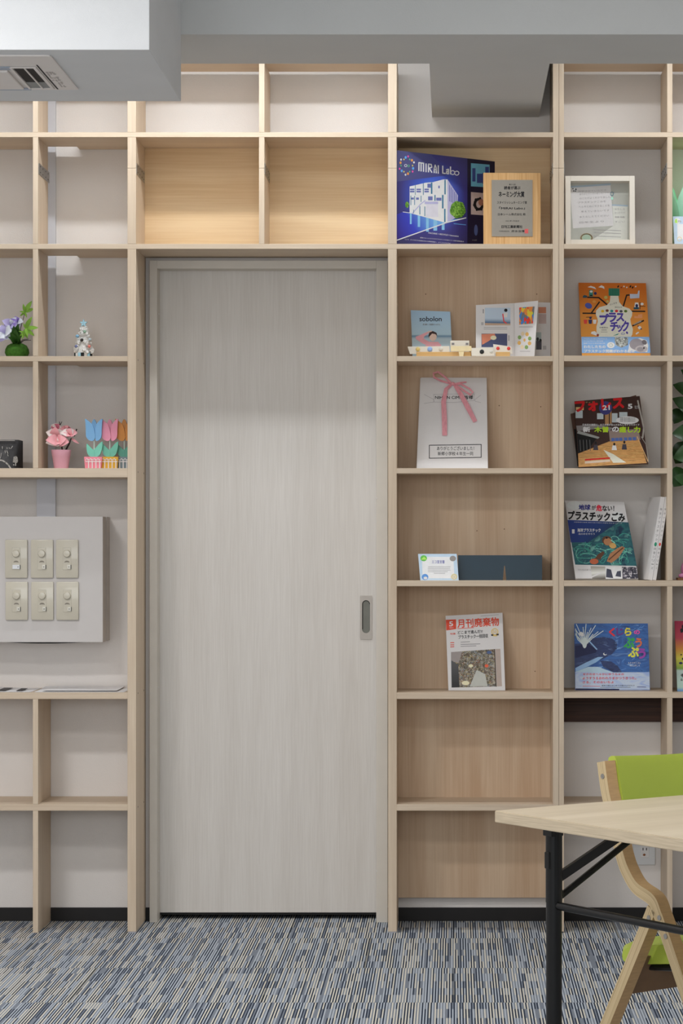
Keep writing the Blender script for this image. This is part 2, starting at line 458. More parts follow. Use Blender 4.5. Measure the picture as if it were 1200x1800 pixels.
# ------------------------------------------------------------------ floor: striped carpet tiles
def carpet():
    m = bpy.data.materials.new('striped_carpet_tiles'); m.use_nodes = True
    nt = m.node_tree; b = nt.nodes['Principled BSDF']; b.inputs['Roughness'].default_value = .95
    b.inputs['Specular IOR Level'].default_value = .1
    tc = node(nt, 'ShaderNodeTexCoord'); sp = node(nt, 'ShaderNodeSeparateXYZ')
    nt.links.new(tc.outputs['Object'], sp.inputs[0])
    def M(op, a, bb=None, c=None):
        n = node(nt, 'ShaderNodeMath', operation=op)
        for i, q in enumerate((a, bb, c)):
            if q is None: continue
            if isinstance(q, (int, float)): n.inputs[i].default_value = q
            else: nt.links.new(q, n.inputs[i])
        return n.outputs[0]
    x = sp.outputs[0]; y = M('ADD', sp.outputs[1], 10.098)
    ty = M('DIVIDE', y, 0.5); tid = M('FLOOR', ty); fy = M('FRACT', ty)
    band = M('ADD', M('ADD', M('GREATER_THAN', fy, .21), M('GREATER_THAN', fy, .40)), M('ADD', M('GREATER_THAN', fy, .60), M('GREATER_THAN', fy, .83)))
    xs = M('ADD', M('DIVIDE', x, 0.0037), M('MULTIPLY', tid, 7.37)); xc = M('FLOOR', xs)
    def wn(a, bq):
        cv = node(nt, 'ShaderNodeCombineXYZ'); nt.links.new(a, cv.inputs[0]); nt.links.new(bq, cv.inputs[1])
        w = node(nt, 'ShaderNodeTexWhiteNoise', noise_dimensions='2D'); nt.links.new(cv.outputs[0], w.inputs['Vector'])
        return w.outputs['Value']
    keep = M('LESS_THAN', wn(xc, M('ADD', tid, .5)), .3)
    v1 = wn(xc, M('ADD', M('MULTIPLY', tid, 5.0), band)); v2 = wn(M('ADD', xc, 333.0), tid)
    v = M('ADD', M('MULTIPLY', keep, v2), M('MULTIPLY', M('SUBTRACT', 1.0, keep), v1))
    odd = M('GREATER_THAN', M('FRACT', M('MULTIPLY', xc, .5)), .25)
    v = M('ADD', M('MULTIPLY', odd, M('MULTIPLY_ADD', v, .54, .46)), M('MULTIPLY', M('SUBTRACT', 1.0, odd), M('MULTIPLY', v, .50)))
    rp = node(nt, 'ShaderNodeValToRGB'); rp.color_ramp.interpolation = 'CONSTANT'
    st = [(0, RGB(46, 56, 74)), (.31, RGB(132, 139, 150)), (.52, RGB(190, 197, 206)), (.76, RGB(222, 217, 204))]
    e = rp.color_ramp.elements; e[0].position, e[0].color = st[0]; e[1].position, e[1].color = st[3]
    for p, c in st[1:3]: q = e.new(p); q.color = c
    nt.links.new(v, rp.inputs[0])
    # the thin dark valley between two stripes, the tile joints and a pile grain
    gx = M('FRACT', xs); valley = M('MULTIPLY_ADD', M('LESS_THAN', gx, .14), -.2, 1.0)
    seam = M('LESS_THAN', M('FRACT', M('DIVIDE', M('ADD', x, M('MULTIPLY', M('MODULO', tid, 2.0), .25)), .5)), .010)
    joint = M('LESS_THAN', fy, .012)
    nz = node(nt, 'ShaderNodeTexNoise'); nz.inputs['Scale'].default_value = 420; nt.links.new(tc.outputs['Object'], nz.inputs['Vector'])
    k = M('MULTIPLY', valley, M('MULTIPLY_ADD', nz.outputs[0], .5, .75))
    k = M('MULTIPLY', k, M('MULTIPLY_ADD', M('MAXIMUM', seam, M('MULTIPLY', joint, .2)), -.6, 1.0))
    mx = node(nt, 'ShaderNodeMix', data_type='RGBA', blend_type='MULTIPLY'); mx.inputs[0].default_value = 1
    nt.links.new(rp.outputs[0], mx.inputs[6]); nt.links.new(k, mx.inputs[7])
    nt.links.new(mx.outputs[2], b.inputs['Base Color'])
    bp = node(nt, 'ShaderNodeBump'); bp.inputs['Strength'].default_value = .4; bp.inputs['Distance'].default_value = .002
    nt.links.new(k, bp.inputs['Height']); nt.links.new(bp.outputs[0], b.inputs['Normal'])
    return m

def struct(mb, name): return tag(mb.build(name), kind='structure')
b = MB(); b.box(-3.2, 3.2, -9.0, .52, -.1, 0, carpet()); struct(b, 'floor')
CZ = 2.84
b = MB(); b.box(-3.2, 3.2, -9.0, .52, CZ, CZ + .1, M_white); struct(b, 'ceiling')
# back wall with the door opening
WY = .233
DX0, DX1, DZ1 = X0(263, WY), X0(680, WY), Z0(459, WY)
b = MB()
b.box(-3.2, DX0, WY, WY + .11, 0, CZ, M_wall); b.box(DX1, 3.2, WY, WY + .11, 0, CZ, M_wall)
b.box(DX0, DX1, WY, WY + .11, DZ1, CZ, M_wall)
struct(b, 'wall_back')
b = MB(); b.box(-3.2, 3.2, .42, .52, 0, CZ, M_dark); struct(b, 'dark_backing')  # unseen dark backing, added behind the door to block outside light
b = MB(); b.box(-3.3, -3.2, -9, .52, 0, CZ, M_wall); struct(b, 'wall_left')
b = MB(); b.box(3.2, 3.3, -9, .52, 0, CZ, M_wall); struct(b, 'wall_right')
# baseboards
BZ = .0425
b = MB(); b.box(-3.2, DX0, WY - .006, WY, 0, BZ, M_black, .001); struct(b, 'baseboard_left')
b = MB(); b.box(DX1, 3.2, WY - .006, WY, 0, BZ, M_black, .001); struct(b, 'baseboard_right')
# beam with the stub that runs back to the wall, and the lowered bulkhead
BZ0 = 2.535
b = MB(); b.box(-3.2, 3.2, -.994, -.61, BZ0, CZ, M_beam); b.box(-.0645, .272, -.6101, WY, BZ0, CZ, M_beam)
struct(b, 'ceiling_beam')
KZ = 2.3586; KX = -.716
b = MB(); b.box(-3.2, KX, -1.65, -.994, KZ, CZ, M_white, .002); struct(b, 'ceiling_bulkhead')

# door: casing, sliding leaf, recessed pull
cy = .200; dy = .268
t = thing('door_1', 'whitewashed wood sliding door with a steel recessed pull', 'door', ((DX0 + DX1) / 2, cy, 0)); t['kind'] = 'structure'
b = MB()
zt = Z0(458, cy); zi = Z0(472, cy)
b.box(X0(262.7, cy), X0(276, cy), cy, dy + .05, 0, zt, M_casing, .001)
b.box(X0(661, cy), X0(681, cy), cy, dy + .05, 0, zt, M_casing, .001)
b.box(X0(276, cy), X0(661, cy), cy, dy + .05, zi, zt, M_casing, .001)
b.build('casing', t)
b = MB(); b.box(X0(272, dy), X0(672, dy), dy, dy + .036, .0205, zi + .01, M_door, .0015)
leaf_ = b.build('door_leaf', t)
b = MB(); b.box(X0(276, dy), X0(668, dy), dy + .006, dy + .03, .0125, .0206, M_dark); b.build('under_door_shade', leaf_, label='black strip drawn as the shade under the door')  # dark strip set in the gap to draw the shade under the leaf
hx0, hx1, hz0, hz1 = X0(632.5, dy), X0(653.8, dy), Z0(1124, dy), Z0(1047, dy)
b = MB()
# pull plate with an obround hole: a ring of quads around the hole, and the cup behind
cxh = (hx0 + hx1) / 2; w2 = (hx1 - hx0) / 2; hw = .0125; zt_, zb_ = Z0(1055, dy) - hw, Z0(1113, dy) + hw
N = 12
hole = [(cxh + hw * math.cos(a), zt_ + hw * math.sin(a)) for a in [PI * k / N for k in range(N + 1)]] + \
       [(cxh + hw * math.cos(a), zb_ + hw * math.sin(a)) for a in [PI + PI * k / N for k in range(N + 1)]]
def outer(p):
    x, z = p[0] - cxh, p[1]
    zc = (hz0 + hz1) / 2; dx, dz = x, z - zc
    k = min(w2 / abs(dx) if abs(dx) > 1e-6 else 1e9, (hz1 - hz0) / 2 / abs(dz) if abs(dz) > 1e-6 else 1e9)
    return (cxh + dx * k, zc + dz * k)
n_ = len(hole)
V = [(p[0], dy - .003, p[1]) for p in hole] + [(outer(p)[0], dy - .003, outer(p)[1]) for p in hole] + \
    [(outer(p)[0], dy, outer(p)[1]) for p in hole] + [(p[0], dy - .0004, p[1]) for p in hole]
Fs = []
for k in range(n_):
    j = (k + 1) % n_
    Fs += [[k, j, n_ + j, n_ + k], [n_ + k, n_ + j, 2 * n_ + j, 2 * n_ + k], [j, k, 3 * n_ + k, 3 * n_ + j]]
b.add(V, Fs, mat('satin_nickel', RGB(176, 168, 160), .42, .03, 80, metal=.35))
M_cup = mat('dark_pull_cup', RGB(116, 116, 108), .5, .05, 40, metal=.2)
b.add([(p[0], dy - .0006, p[1]) for p in hole], [list(range(n_))[::-1]], M_cup)
b.tube([(cxh - hw + .0012, dy - .0016, zb_), (cxh - hw + .0012, dy - .0016, zt_)], .0014, M_dark, 6)
b.tube([(cxh + hw * math.cos(a) * .93, dy - .0016, zt_ + hw * math.sin(a) * .93) for a in [PI * k / 10 for k in range(11)]], .0014, M_dark, 6)
b.build('pull_handle', leaf_, label='satin nickel recessed pull')
for px, py in ((279, 552), (279, 876), (279, 1208), (279, 1531), (662, 876), (662, 1531)):
    b = MB(); p = PW(px, py, cy + .001)
    b.ball((p.x, cy, p.z), .0016, M_white, 1); b.build('buffer_stud', t)

# cable trunking down the wall behind the left shelves
b = MB(); b.box(X0(66, WY), X0(99, WY), WY - .017, WY, Z0(910, WY), CZ, M_trunk, .001)
tag(b.build('cable_trunking'), 'white cable trunking running down the wall behind left shelves', 'cable trunking')
# dark timber rail on the wall at the right
M_walnut = wood('dark_walnut', RGB(44, 30, 26), RGB(86, 58, 46), 'X', fine=.6)
b = MB(); b.box(X0(985, WY), X0(1420, WY), WY - .022, WY, Z0(1269, WY - .022), Z0(1222, WY - .022), M_walnut, .001)
tag(b.build('wall_rail'), 'dark walnut wall rail showing below the whale book shelf', 'rail')

# ------------------------------------------------------------------ shelving
YB = WY - .002       # back edge of the open shelves
PY = .205            # front face of the plywood backs
ZT = Z0(106); ZA, ZAt = Z0(241), Z0(232.5); ZB, ZBt = Z0(437.5), Z0(428.7)
ZC, ZCt = Z0(635), Z0(626); ZDt = Z0(823); ZD = Z0(832.3); ZDl = Z0(839)
ZEt, ZE = Z0(1020.5), Z0(1030.5); ZFt, ZF = Z0(1217.5), Z0(1228.7); ZGt, ZG = Z0(1414), Z0(1425)
XL = X0(-170)
P2 = (X0(224), X0(239)); P3 = (X0(455), X0(464.5)); P4 = (X0(681.7), X0(697)); P5 = (X0(971.6), X0(981.6))
P1 = (X0(57.7), X0(66.9)); P6 = (X0(982.1), X0(990.8)); P7 = (X0(1172.3), X0(1181.4)); P8 = (X0(1362), X0(1371))
NX0, NX1, NY = X0(66, .2), X0(137, .2), .178   # notch round the trunking
SH = thing('bookshelf', 'tall pale timber shelving built around and over the door', 'bookshelf', (P2[0], .1, 0))
def board(parent, name, x0, x1, z0, z1, m, y0=0.0, y1=None):
    b = MB(); b.box(x0, x1, y0, YB if y1 is None else y1, z0, z1, m, .0008); return b.build(name, parent)
def notched(parent, x0, x1, z0, z1):
    b = MB()
    pts = [(x0, 0), (x1, 0), (x1, YB), (NX1, YB), (NX1, NY), (NX0, NY), (NX0, YB), (x0, YB)]
    b.prism(pts, lambda u, v, w: Vector((u, v, w)), z0, z1, M_wx, .0008)
    return b.build('shelf_board', parent)
g = .0003
# full-width boards A and B, then the left bay's
notched(SH, XL, P5[0], ZA, ZAt); notched(SH, XL, P5[0], ZB, ZBt)
notched(SH, XL, P2[0], ZC, ZCt); notched(SH, XL, P2[0], ZDl, ZDt)
board(SH, 'shelf_board', XL, P2[0], ZF, ZFt, M_wx); board(SH, 'shelf_board', XL, P2[0], ZG, ZGt, M_wx)
board(SH, 'top_board', XL, P4[1], ZT, ZT + .016, M_wx, 0, NY)
for z0, z1 in ((ZAt, ZT), (ZBt, ZA), (ZCt, ZB), (ZDt, ZC), (ZGt, ZF), (0, ZG)):
    board(SH, 'divider', P1[0], P1[1], z0 + g, z1 - g, M_wz, 0, NY if z1 > ZD else YB)
ZJ = Z0(295.5)
for P in (P2, P4, P5):
    top = ZT if P is not P5 else CZ - .01
    if P is P5:
        board(SH, 'upright', P[0], P[1], .004, ZJ - g, M_wz); board(SH, 'upright', P[0], P[1], ZJ + g, top, M_wz)
    else:
        board(SH, 'upright', P[0], P[1], .004, ZB - g, M_wz); board(SH, 'upright', P[0], P[1], ZBt + g, ZJ - g, M_wz)
        board(SH, 'upright', P[0], P[1], ZJ + g, ZA - g, M_wz); board(SH, 'upright', P[0], P[1], ZAt + g, top, M_wz)
for z0, z1 in ((ZAt, ZT), (ZJ, ZA), (ZBt, ZJ)): board(SH, 'divider', P3[0], P3[1], z0 + g, z1 - g, M_wz)
for z0, z1 in ((ZC, ZCt), (ZD, ZDt), (ZE, ZEt), (ZF, ZFt), (ZG, ZGt)):
    board(SH, 'shelf_board', P4[1], P5[0], z0, z1, M_wx, 0, PY)
board(SH, 'back_panel', P2[1], P4[0], ZBt, ZA, M_backx, PY, PY + .004)
board(SH, 'back_panel', P4[1], P5[0], ZBt, ZA, M_backx, PY, PY + .004)
board(SH, 'back_panel', P4[1], P5[0], Z0(1578, PY), ZB, M_backz, PY, PY + .004)
board(SH, 'upright', XL - .016, XL, .004, ZT + .016, M_wz)
for P in (P2, P4, P5):   # grey levelling feet
    b = MB(); b.box(P[0] + .001, P[1] - .001, .001, YB - .01, 0, .004, mat('grey_foot_pad', RGB(176, 174, 180), .6)); b.build('foot_pad', SH)
# steel joining plates at the level where the uprights are spliced
def plate(parent, x, side):
    b = MB(); b.box(x if side > 0 else x - .0016, x + .0016 if side > 0 else x, .006, PY - .01, ZJ - .017, ZJ + .017, M_steel, .0004)
    for y in (.03, .075, .125, .17):
        for z in (-.009, .009):
            b.ball((x + side * .0018, y, ZJ + z), .0024, M_dark, 1, (.4, 1, 1))
    b.build('joining_plate', parent, label='steel joining plate')
plate(SH, P1[1], 1); plate(SH, P2[1], 1); plate(SH, P3[1], 1); plate(SH, P5[0], -1)
# screws in the upright beside the door
for py in (631, 829, 1220, 1421):
    for y in (.045, .18):
        b = MB(); b.ball((P2[1], y, Z0(py)), .0032, M_dark, 1, (.25, 1, 1)); b.build('screw', SH, label='dark countersunk screw')
for px, py in ((748, 517), (943, 517), (877, 713), (950, 715), (838, 933), (886, 930), (940, 1180)):
    p = PW(px, py, PY); b = MB(); b.ball((p.x, PY, p.z), .002, mat('brown_pin', RGB(110, 80, 58), .6), 1, (1, .3, 1)); b.build('panel_pin', SH, label='small brown pin')

SR = thing('bookshelf', 'open pale timber shelving right of the door, books faced forward', 'bookshelf', (P7[0], .1, 0))
for P in (P6,):
    board(SR, 'upright', P[0], P[1], .004, ZJ - g, M_wz); board(SR, 'upright', P[0], P[1], ZJ + g, CZ - .01, M_wz)
board(SR, 'upright', P8[0], P8[1], .004, CZ - .01, M_wz)
board(SR, 'top_board', P6[1], P8[0], ZT, ZT + .016, M_wx, 0, NY)
for z0, z1 in ((ZA, ZAt), (ZB, ZBt), (ZC, Z0(625)), (ZE, ZEt), (Z0(1227), Z0(1217))): board(SR, 'shelf_board', P6[1], P8[0], z0, z1, M_wx)
board(SR, 'shelf_board', P6[1], P7[0], ZD, ZDt, M_wx); board(SR, 'shelf_board', P6[1], P7[0], ZG, ZGt, M_wx)
for z0, z1 in ((ZAt, ZT), (ZJ, ZA), (ZBt, ZJ), (ZCt, ZB), (ZEt, ZC), (ZFt, ZE), (0, Z0(1227))):
    board(SR, 'divider', P7[0], P7[1], z0 + g, z1 - g, M_wz)
plate(SR, P6[1], 1); plate(SR, P7[0], -1)

# wall outlet under the table
t = thing('wall_outlet', 'white wall outlet seen through the gap under the folding table', 'wall outlet', (X0(1130, WY), WY, Z0(1490, WY)))
b = MB(); b.box(X0(1112.5, WY), X0(1151, WY), WY - .006, WY, Z0(1520, WY), Z0(1452, WY), M_white, .002); b.build('face_plate', t)
b = MB()
b.box(X0(1125.5, WY), X0(1140, WY), WY - .008, WY - .006, Z0(1507, WY), Z0(1466, WY), M_paper, .001); so = b.build('socket', t)
for zz in (1473, 1492):
    for xx in (1129.5, 1135.5):
        b = MB(); p = PW(xx, zz, WY); b.box(p.x - .0013, p.x + .0013, WY - .0086, WY - .008, p.z - .004, p.z + .004, M_dark); b.build('slot', so, label='black slot')
p = PW(1131.5, 1502, WY); b = MB(); b.ball((p.x, WY - .008, p.z), .005, mat('copper_earth_pin', RGB(150, 96, 60), .4, metal=.5), 1, (1, .4, .8)); b.build('earth_terminal', so, label='coppery earth terminal')

# ------------------------------------------------------------------ wiring box with six dimmers
FY = .080
M_box = mat('painted_box_grey_white', RGB(208, 203, 200), .55, .01)
bx0, bx1, bz0, bz1 = X0(-150, FY), X0(180.7, FY), Z0(1129, FY), Z0(908, FY)
t = thing('wiring_box', 'large pale wall box on the left wall that carries six dimmers', 'wiring box', ((bx0 + bx1) / 2, WY, bz0))
b = MB(); b.box(bx0, bx1, FY, .146, bz0, bz1, M_box, .0015); b.build('cover', t)
b = MB(); b.box(bx0 + .004, bx1 - .004, .145, .166, bz0 + .001, bz1 - .002, M_dark); b.build('gap_shade', t, label='dark gap behind the cover')  # dark fill drawn as the shade inside the open groove
b = MB(); b.box(bx0, bx1 - .0005, .165, WY, bz0, bz1, M_box, .0015); b.build('back_box', t)
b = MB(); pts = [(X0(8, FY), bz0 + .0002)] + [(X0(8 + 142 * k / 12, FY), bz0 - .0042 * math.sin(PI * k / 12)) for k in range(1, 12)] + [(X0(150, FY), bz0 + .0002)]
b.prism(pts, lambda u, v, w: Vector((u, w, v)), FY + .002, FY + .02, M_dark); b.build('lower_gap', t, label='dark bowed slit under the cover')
k0 = None
names = ('upper row, left', 'upper row, middle', 'upper row, right', 'lower row, left', 'lower row, middle', 'lower row, right')
def dimmer(cx, cz, label, white=False):
    """cx, cz: plate centre"""
    t = thing('dimmer_switch', label, 'dimmer switch', (cx, FY, cz), 0, 'dimmers on the wiring box')
    b = MB(); b.box(cx - .0345, cx + .0345, FY - .009, FY, cz - .0592, cz + .0592, M_plas, .0035); b.build('cover_plate', t, True)
    b = MB(); b.box(cx - .0125, cx + .0125, FY - .0098, FY - .009, cz - .034, cz + .034, M_plas, .0004)
    b.box(cx - .0127, cx + .0127, FY - .0092, FY - .0089, cz - .0345, cz + .0345, mat('plastic_shadow_gap', RGB(150, 142, 128), .6)); b.build('insert', t)
    b = MB(); V = []
    R = Matrix.Rotation(PI / 2, 4, 'X')
    b2 = MB(); b2.lathe([(.0112, 0), (.0112, .006), (.0098, .0085), (.004, .009)], (0, 0, 0), M_plas, 24)
    b.add([R @ v + Vector((cx, FY - .0097, cz + .016)) for v in b2.v], b2.f, M_plas); b.build('knob', t, True)
    b = MB()
    b.prism([(cx + .008 * math.cos(a), cz - .0115 + .006 * math.sin(a)) for a in [PI * k / 10 for k in range(11)]] + [(cx - .003, cz - .0105), (cx + .003, cz - .0105)],
            lambda u, v, w: Vector((u, w, v)), FY - .0101, FY - .0097, mat('dial_grey_print', RGB(140, 132, 120), .6)); b.build('dial_mark', t)
    b = MB(); x1 = cx + .0125; x0 = cx - .011 if white else cx + .001
    b.box(x0, x1, FY - .0125, FY - .0095, cz - .0315, cz - .0185, M_white if white else mat('pale_rocker', RGB(216, 212, 200), .3), .0008)
    b.ball((cx + .0065, FY - .0126, cz - .025), .0017, M_blk, 1, (.7, .3, 1.2))
    b.box(x1 - .0008, x1 + .0006, FY - .0126, FY - .0096, cz - .0315, cz - .0185, M_dark); b.build('rocker', t)
    return t
for r, pyc in enumerate((982.3, 1056.2)):
    for c, pxc in enumerate((29.3, 74.4, 118.5)):
        p = PW(pxc + r * .6, pyc, FY)
        extra = ' with a white rocker' if (r, c) == (0, 0) else ''
        dimmer(p.x, p.z, 'ivory dimmer switch' + extra + ' on the wall box, ' + names[r * 3 + c] + ' of six', (r, c) == (0, 0))

# ------------------------------------------------------------------ ceiling air conditioner in the bulkhead
t = thing('air_conditioner', 'white ceiling air conditioner cassette set in the bulkhead underside', 'air conditioner', (-1.35, -1.36, KZ))
def U(px, py, z=KZ):   # a point on the level z seen at px,py
    Z = F * (H - z) / (py - VY); return Vector(((px - VX) * Z / F, Z - D, z))
M_ac = mat('grey_white_ac_plastic', RGB(238, 233, 230), .5, .01)
KP = KZ - .004
ax1 = U(137.5, 157.3, KP).x; ay0, ay1 = U(85, 99, KP).y, U(137, 158.3, KP).y; ax0 = ax1 - 1.0
b = MB(); b.prism([(ax0, ay0), (ax1 - .012, ay0), (ax1 - .003, ay0 + .003), (ax1, ay0 + .012), (ax1, ay1), (ax0, ay1)], lambda u, v, w: Vector((u, v, w)), KP, KZ, M_ac, .0012); b.build('panel', t)
ox0, ox1 = U(25.3, 122, KP).x, U(91, 156, KP).x; oy0, oy1 = U(40, 118.5, KP).y, U(72, 154, KP).y
b = MB(); b.box(ox0, ox1, oy0, oy1, KP - .0006, KP + .001, M_dark)  # flat dark plate drawn as the shade inside the opening
b.box(ox0, ox1, oy1 - .075, oy1, KP - .0008, KP - .0005, mat('lit_duct_end', RGB(150, 152, 152), .6)); b.build('air_outlet', t, label='dark air outlet')  # grey strip painted as the lit end wall of the opening
b = MB()
for x0_, x1_ in ((ox0 - .007, ox0 - .001), (ox0 + .027, ox0 + .031), (ox1 + .001, ox1 + .009)): b.box(x0_, x1_, oy0 - .006, oy1 + .004, KP - .0035, KP - .0006, M_ac, .0008)
b.box(ox0 - .007, ox1 + .009, oy0 - .010, oy0, KP - .003, KP - .0006, M_ac, .0008); b.box(ox0 - .007, ox1 + .009, oy1, oy1 + .008, KP - .003, KP - .0006, M_ac, .0008); b.build('louver', t)
b = MB(); b.box(ox1 + .013, ox1 + .0165, oy0 - .03, oy1 + .02, KP - .0006, KP + .001, M_dark); b.build('panel_seam', t)
b = MB(); b.box(ax0 + .12, ox0 - .018, oy0 + .03, oy1 - .004, KP - .006, KP, M_ac, .002); b.build('intake_cover', t)
M_blue = mat('bluish_ac_flap', RGB(168, 180, 198), .4, .02)
for y0_, y1_ in ((oy0 - .012, oy0 + .022), (oy1 + .002, oy1 + .026)):
    b = MB(); b.box(ax0 + .12, ox0 - .004, y0_, y1_, KP - .0025, KP - .0004, M_blue, .0008); b.build('flap', t)
b = MB()
for i in range(16):
    y0 = oy0 + .055 + i * .0125
    for j in range(3):
        if random.random() < .75 and not (i > 9 and j == 0): b.box(ox1 + .021 + j * .0075, ox1 + .021 + j * .0075 + random.uniform(.003, .007), y0, y0 + .006, KP - .0006, KP + .0001, mat('pale_grey_notice', RGB(168, 160, 156), .6))
b.build('printed_label', t, label='small grey printed notice')

# ================================================================== things on the middle shelves
zB, zC, zD, zE, zF = ZBt, ZCt, ZDt, ZEt, ZFt
M_cream = mat('cream_card', RGB(236, 230, 216), .6, .01)
M_infw = mat('white_print', RGB(240, 240, 242), .45, .005)

# --- large blue exhibition board, turned away to the right
s = Sheet(692, .010, zB, 0, 32); s.crop(685, 255, 6.154)
t = thing('display_board', 'large dark blue board printed with a white building, left of wooden plaque', 'display board', s.o)
navy = blend_print('print_night_blue', [(0, RGB(64, 110, 205, 1.3)), (.35, RGB(44, 66, 160, 1.2)), (.75, RGB(44, 40, 92, 1.3)), (1, RGB(38, 32, 70, 1.3))], (.0, .0), (.19, 0), radial=True)
uvc = s.uv(470, 560); MATS.pop('print_night_blue')
navy = blend_print('print_night_blue', [(0, RGB(84, 140, 232, 1.4)), (.30, RGB(54, 84, 190, 1.3)), (.62, RGB(54, 50, 118, 1.3)), (1, RGB(50, 46, 88, 1.3))], uvc, (uvc[0] + .19, uvc[1]), radial=True)
s.body((36, 52), (1155, 180), 872, 692, .007, M_paper)
u0, u1 = s.quad[0][0] + .0006, s.uv(838, 600)[0]; vt0 = s.quad[3][1]
def vtop(u): a, b_ = s.quad[3], s.quad[2]; return a[1] + (b_[1] - a[1]) * (u - a[0]) / (b_[0] - a[0])
s.lpoly([(u0, 0), (u1, 0), (u1, vtop(u1)), (u0, vtop(u0))], navy, 1)
dk = ink('near_black_violet', 26, 20, 44, 1.4)
s.lpoly([(u1, 0), (s.quad[1][0], 0), s.quad[2], (u1, vtop(u1))], dk, 1)
s.poly([(40, 52), (440, 100), (640, 300), (600, 330), (40, 400)], blend_print('print_pale_sheen', [(0, RGB(84, 84, 128, 1.2)), (1, RGB(56, 58, 128, 1.2))], s.uv(60, 80), s.uv(600, 330)), 2)
fl = blend_print('print_wet_floor', [(0, RGB(96, 150, 235, 1.5)), (.5, RGB(50, 60, 180, 1.3)), (1, RGB(50, 30, 110, 1.3))], s.uv(460, 750), s.uv(60, 1040))
s.poly([(45, 1040), (620, 835), (820, 790), (560, 820), (250, 740), (140, 725), (45, 760)], fl, 2)
for x, w_, h_ in ((215, 20, 120), (300, 26, 130), (390, 30, 160), (470, 40, 130), (560, 30, 100)):
    y0 = 735 + (x - 215) * .24
    s.poly([(x, y0 + h_), (x + w_, y0 + h_), (x + w_, y0 + 6), (x, y0)], ink('reflection_blue', 120, 172, 240, 1.5), 3)
cols = [ink('dot_' + n, *c) for n, c in (('yellow', (220, 190, 80)), ('blue', (90, 150, 220)), ('pink', (220, 80, 150)), ('green', (90, 180, 110)), ('orange', (225, 140, 70)), ('white', (220, 215, 225)))]
for i in range(18):
    a = 2 * PI * i / 18; r = (.8 + .25 * ((i * 7) % 3) / 2)
    s.ell(182 + 78 * r * math.cos(a), 222 + 96 * r * math.sin(a), 7 + 5 * ((i * 5) % 3) / 2, 9 + 6 * ((i * 5) % 3) / 2, cols[i % 6], 4, 10)
s.ring(170, 222, 16, 16, 6, M_infw, 4, 14); s.ring(200, 226, 13, 13, 5, cols[3], 4, 14)
# the lettering, drawn in strokes like the sign's own hand
Wh = M_infw
def strokes(segs, w=13):
    for q in segs: s.line(q, w, Wh, 5)
strokes([[(312, 278), (312, 190), (336, 194), (336, 282)], [(336, 194), (362, 197), (362, 286)], [(390, 202), (390, 290)],
         [(416, 292), (416, 206), (446, 210), (452, 240), (424, 250), (452, 296)], [(478, 300), (478, 250), (488, 216), (500, 250), (500, 303)], [(478, 262), (500, 264)], [(522, 222), (522, 306)],
         [(570, 226), (570, 304), (598, 308)], [(632, 312), (632, 262), (610, 268)], [(632, 285), (612, 286), (612, 308), (632, 312)], [(654, 236), (654, 314)]])
s.ring(678, 298, 25, 26, 9, Wh, 5); s.ring(722, 304, 27, 26, 9, Wh, 5)
bw = ink('building_white', 212, 208, 226); bs = ink('building_side', 166, 164, 196); tl = ink('building_teal', 52, 110, 140)
s.poly([(212, 735), (590, 838), (622, 838), (622, 372), (575, 372), (462, 402), (385, 408), (212, 448)], bw, 4)
s.poly([(622, 838), (722, 780), (735, 545), (622, 372)], bs, 4)
for q in ((588, 376, 602, 534), (270, 432, 276, 540), (356, 414, 364, 540), (442, 406, 458, 528), (562, 540, 578, 686), (585, 690, 600, 832), (480, 540, 492, 604), (222, 548, 229, 650), (262, 550, 269, 648), (332, 548, 339, 616), (318, 662, 327, 752), (372, 664, 380, 770), (252, 700, 258, 740)):
    s.poly([(q[0], q[3]), (q[2], q[3]), (q[2], q[1]), (q[0], q[1])], tl, 6)
wn_ = ink('window_grey', 96, 104, 160)
for x in (216, 286, 372):
    s.rect(x, 472, x + 48, 512, wn_, 5); s.rect(x, 488, x + 48, 494, bw, 6)
for q in ((226, 568, 258, 590), (282, 568, 312, 592), (412, 556, 460, 598), (500, 570, 556, 602), (404, 418, 442, 462), (522, 440, 538, 468)): s.rect(*q, wn_, 5)
for k in range(5): s.poly([(640 + k * 18, 610 + k * 8), (648 + k * 18, 612 + k * 8), (648 + k * 18, 440 + k * 24), (640 + k * 18, 428 + k * 24)], wn_, 5)
s.line([(240, 740), (330, 640), (380, 600)], 10, bs, 5); s.rect(375, 612, 520, 640, bs, 5); s.rect(392, 645, 520, 780, ink('shutter_white', 198, 196, 214), 5)
gr = speck_print('print_tree_green', [RGB(60, 110, 20, 1.5), RGB(110, 160, 50, 1.5), RGB(70, 120, 30, 1.5), RGB(140, 180, 80, 1.5), RGB(50, 90, 24, 1.5)], 300)
pts = [(732 + 84 * math.cos(a) * (1 + .06 * math.sin(5 * a)), 700 + 92 * math.sin(a) * (1 + .05 * math.cos(7 * a))) for a in [-2 * PI * k / 30 for k in range(30)]]
s.poly(pts, gr, 7); s.ell(185, 645, 20, 34, gr, 4)
s.line([(45, 1040), (620, 836), (820, 788)], 11, Wh, 7); s.line([(140, 724), (230, 736)], 7, Wh, 5); s.line([(690, 850), (820, 864)], 6, cols[1], 4)
s.text('MACHINE × RECYCLE × Innovation', 415, 958, 16, Wh, 330, 5, .01, -.11)
s.text('技術でもっとミライのプラスチックが見えてくる研究開発拠点', 325, 1008, 13, Wh, 480, 5, 0, -.09)
s.text('ここで、すべてのプラの未来を考える体験型施設へ、ようこそミライラボ', 160, 1026, 13, Wh, 500, 5, 0, -.09)
s.poly([(876, 446), (1078, 458), (1078, 212), (876, 196)], ink('photo_teal', 92, 150, 170), 2)
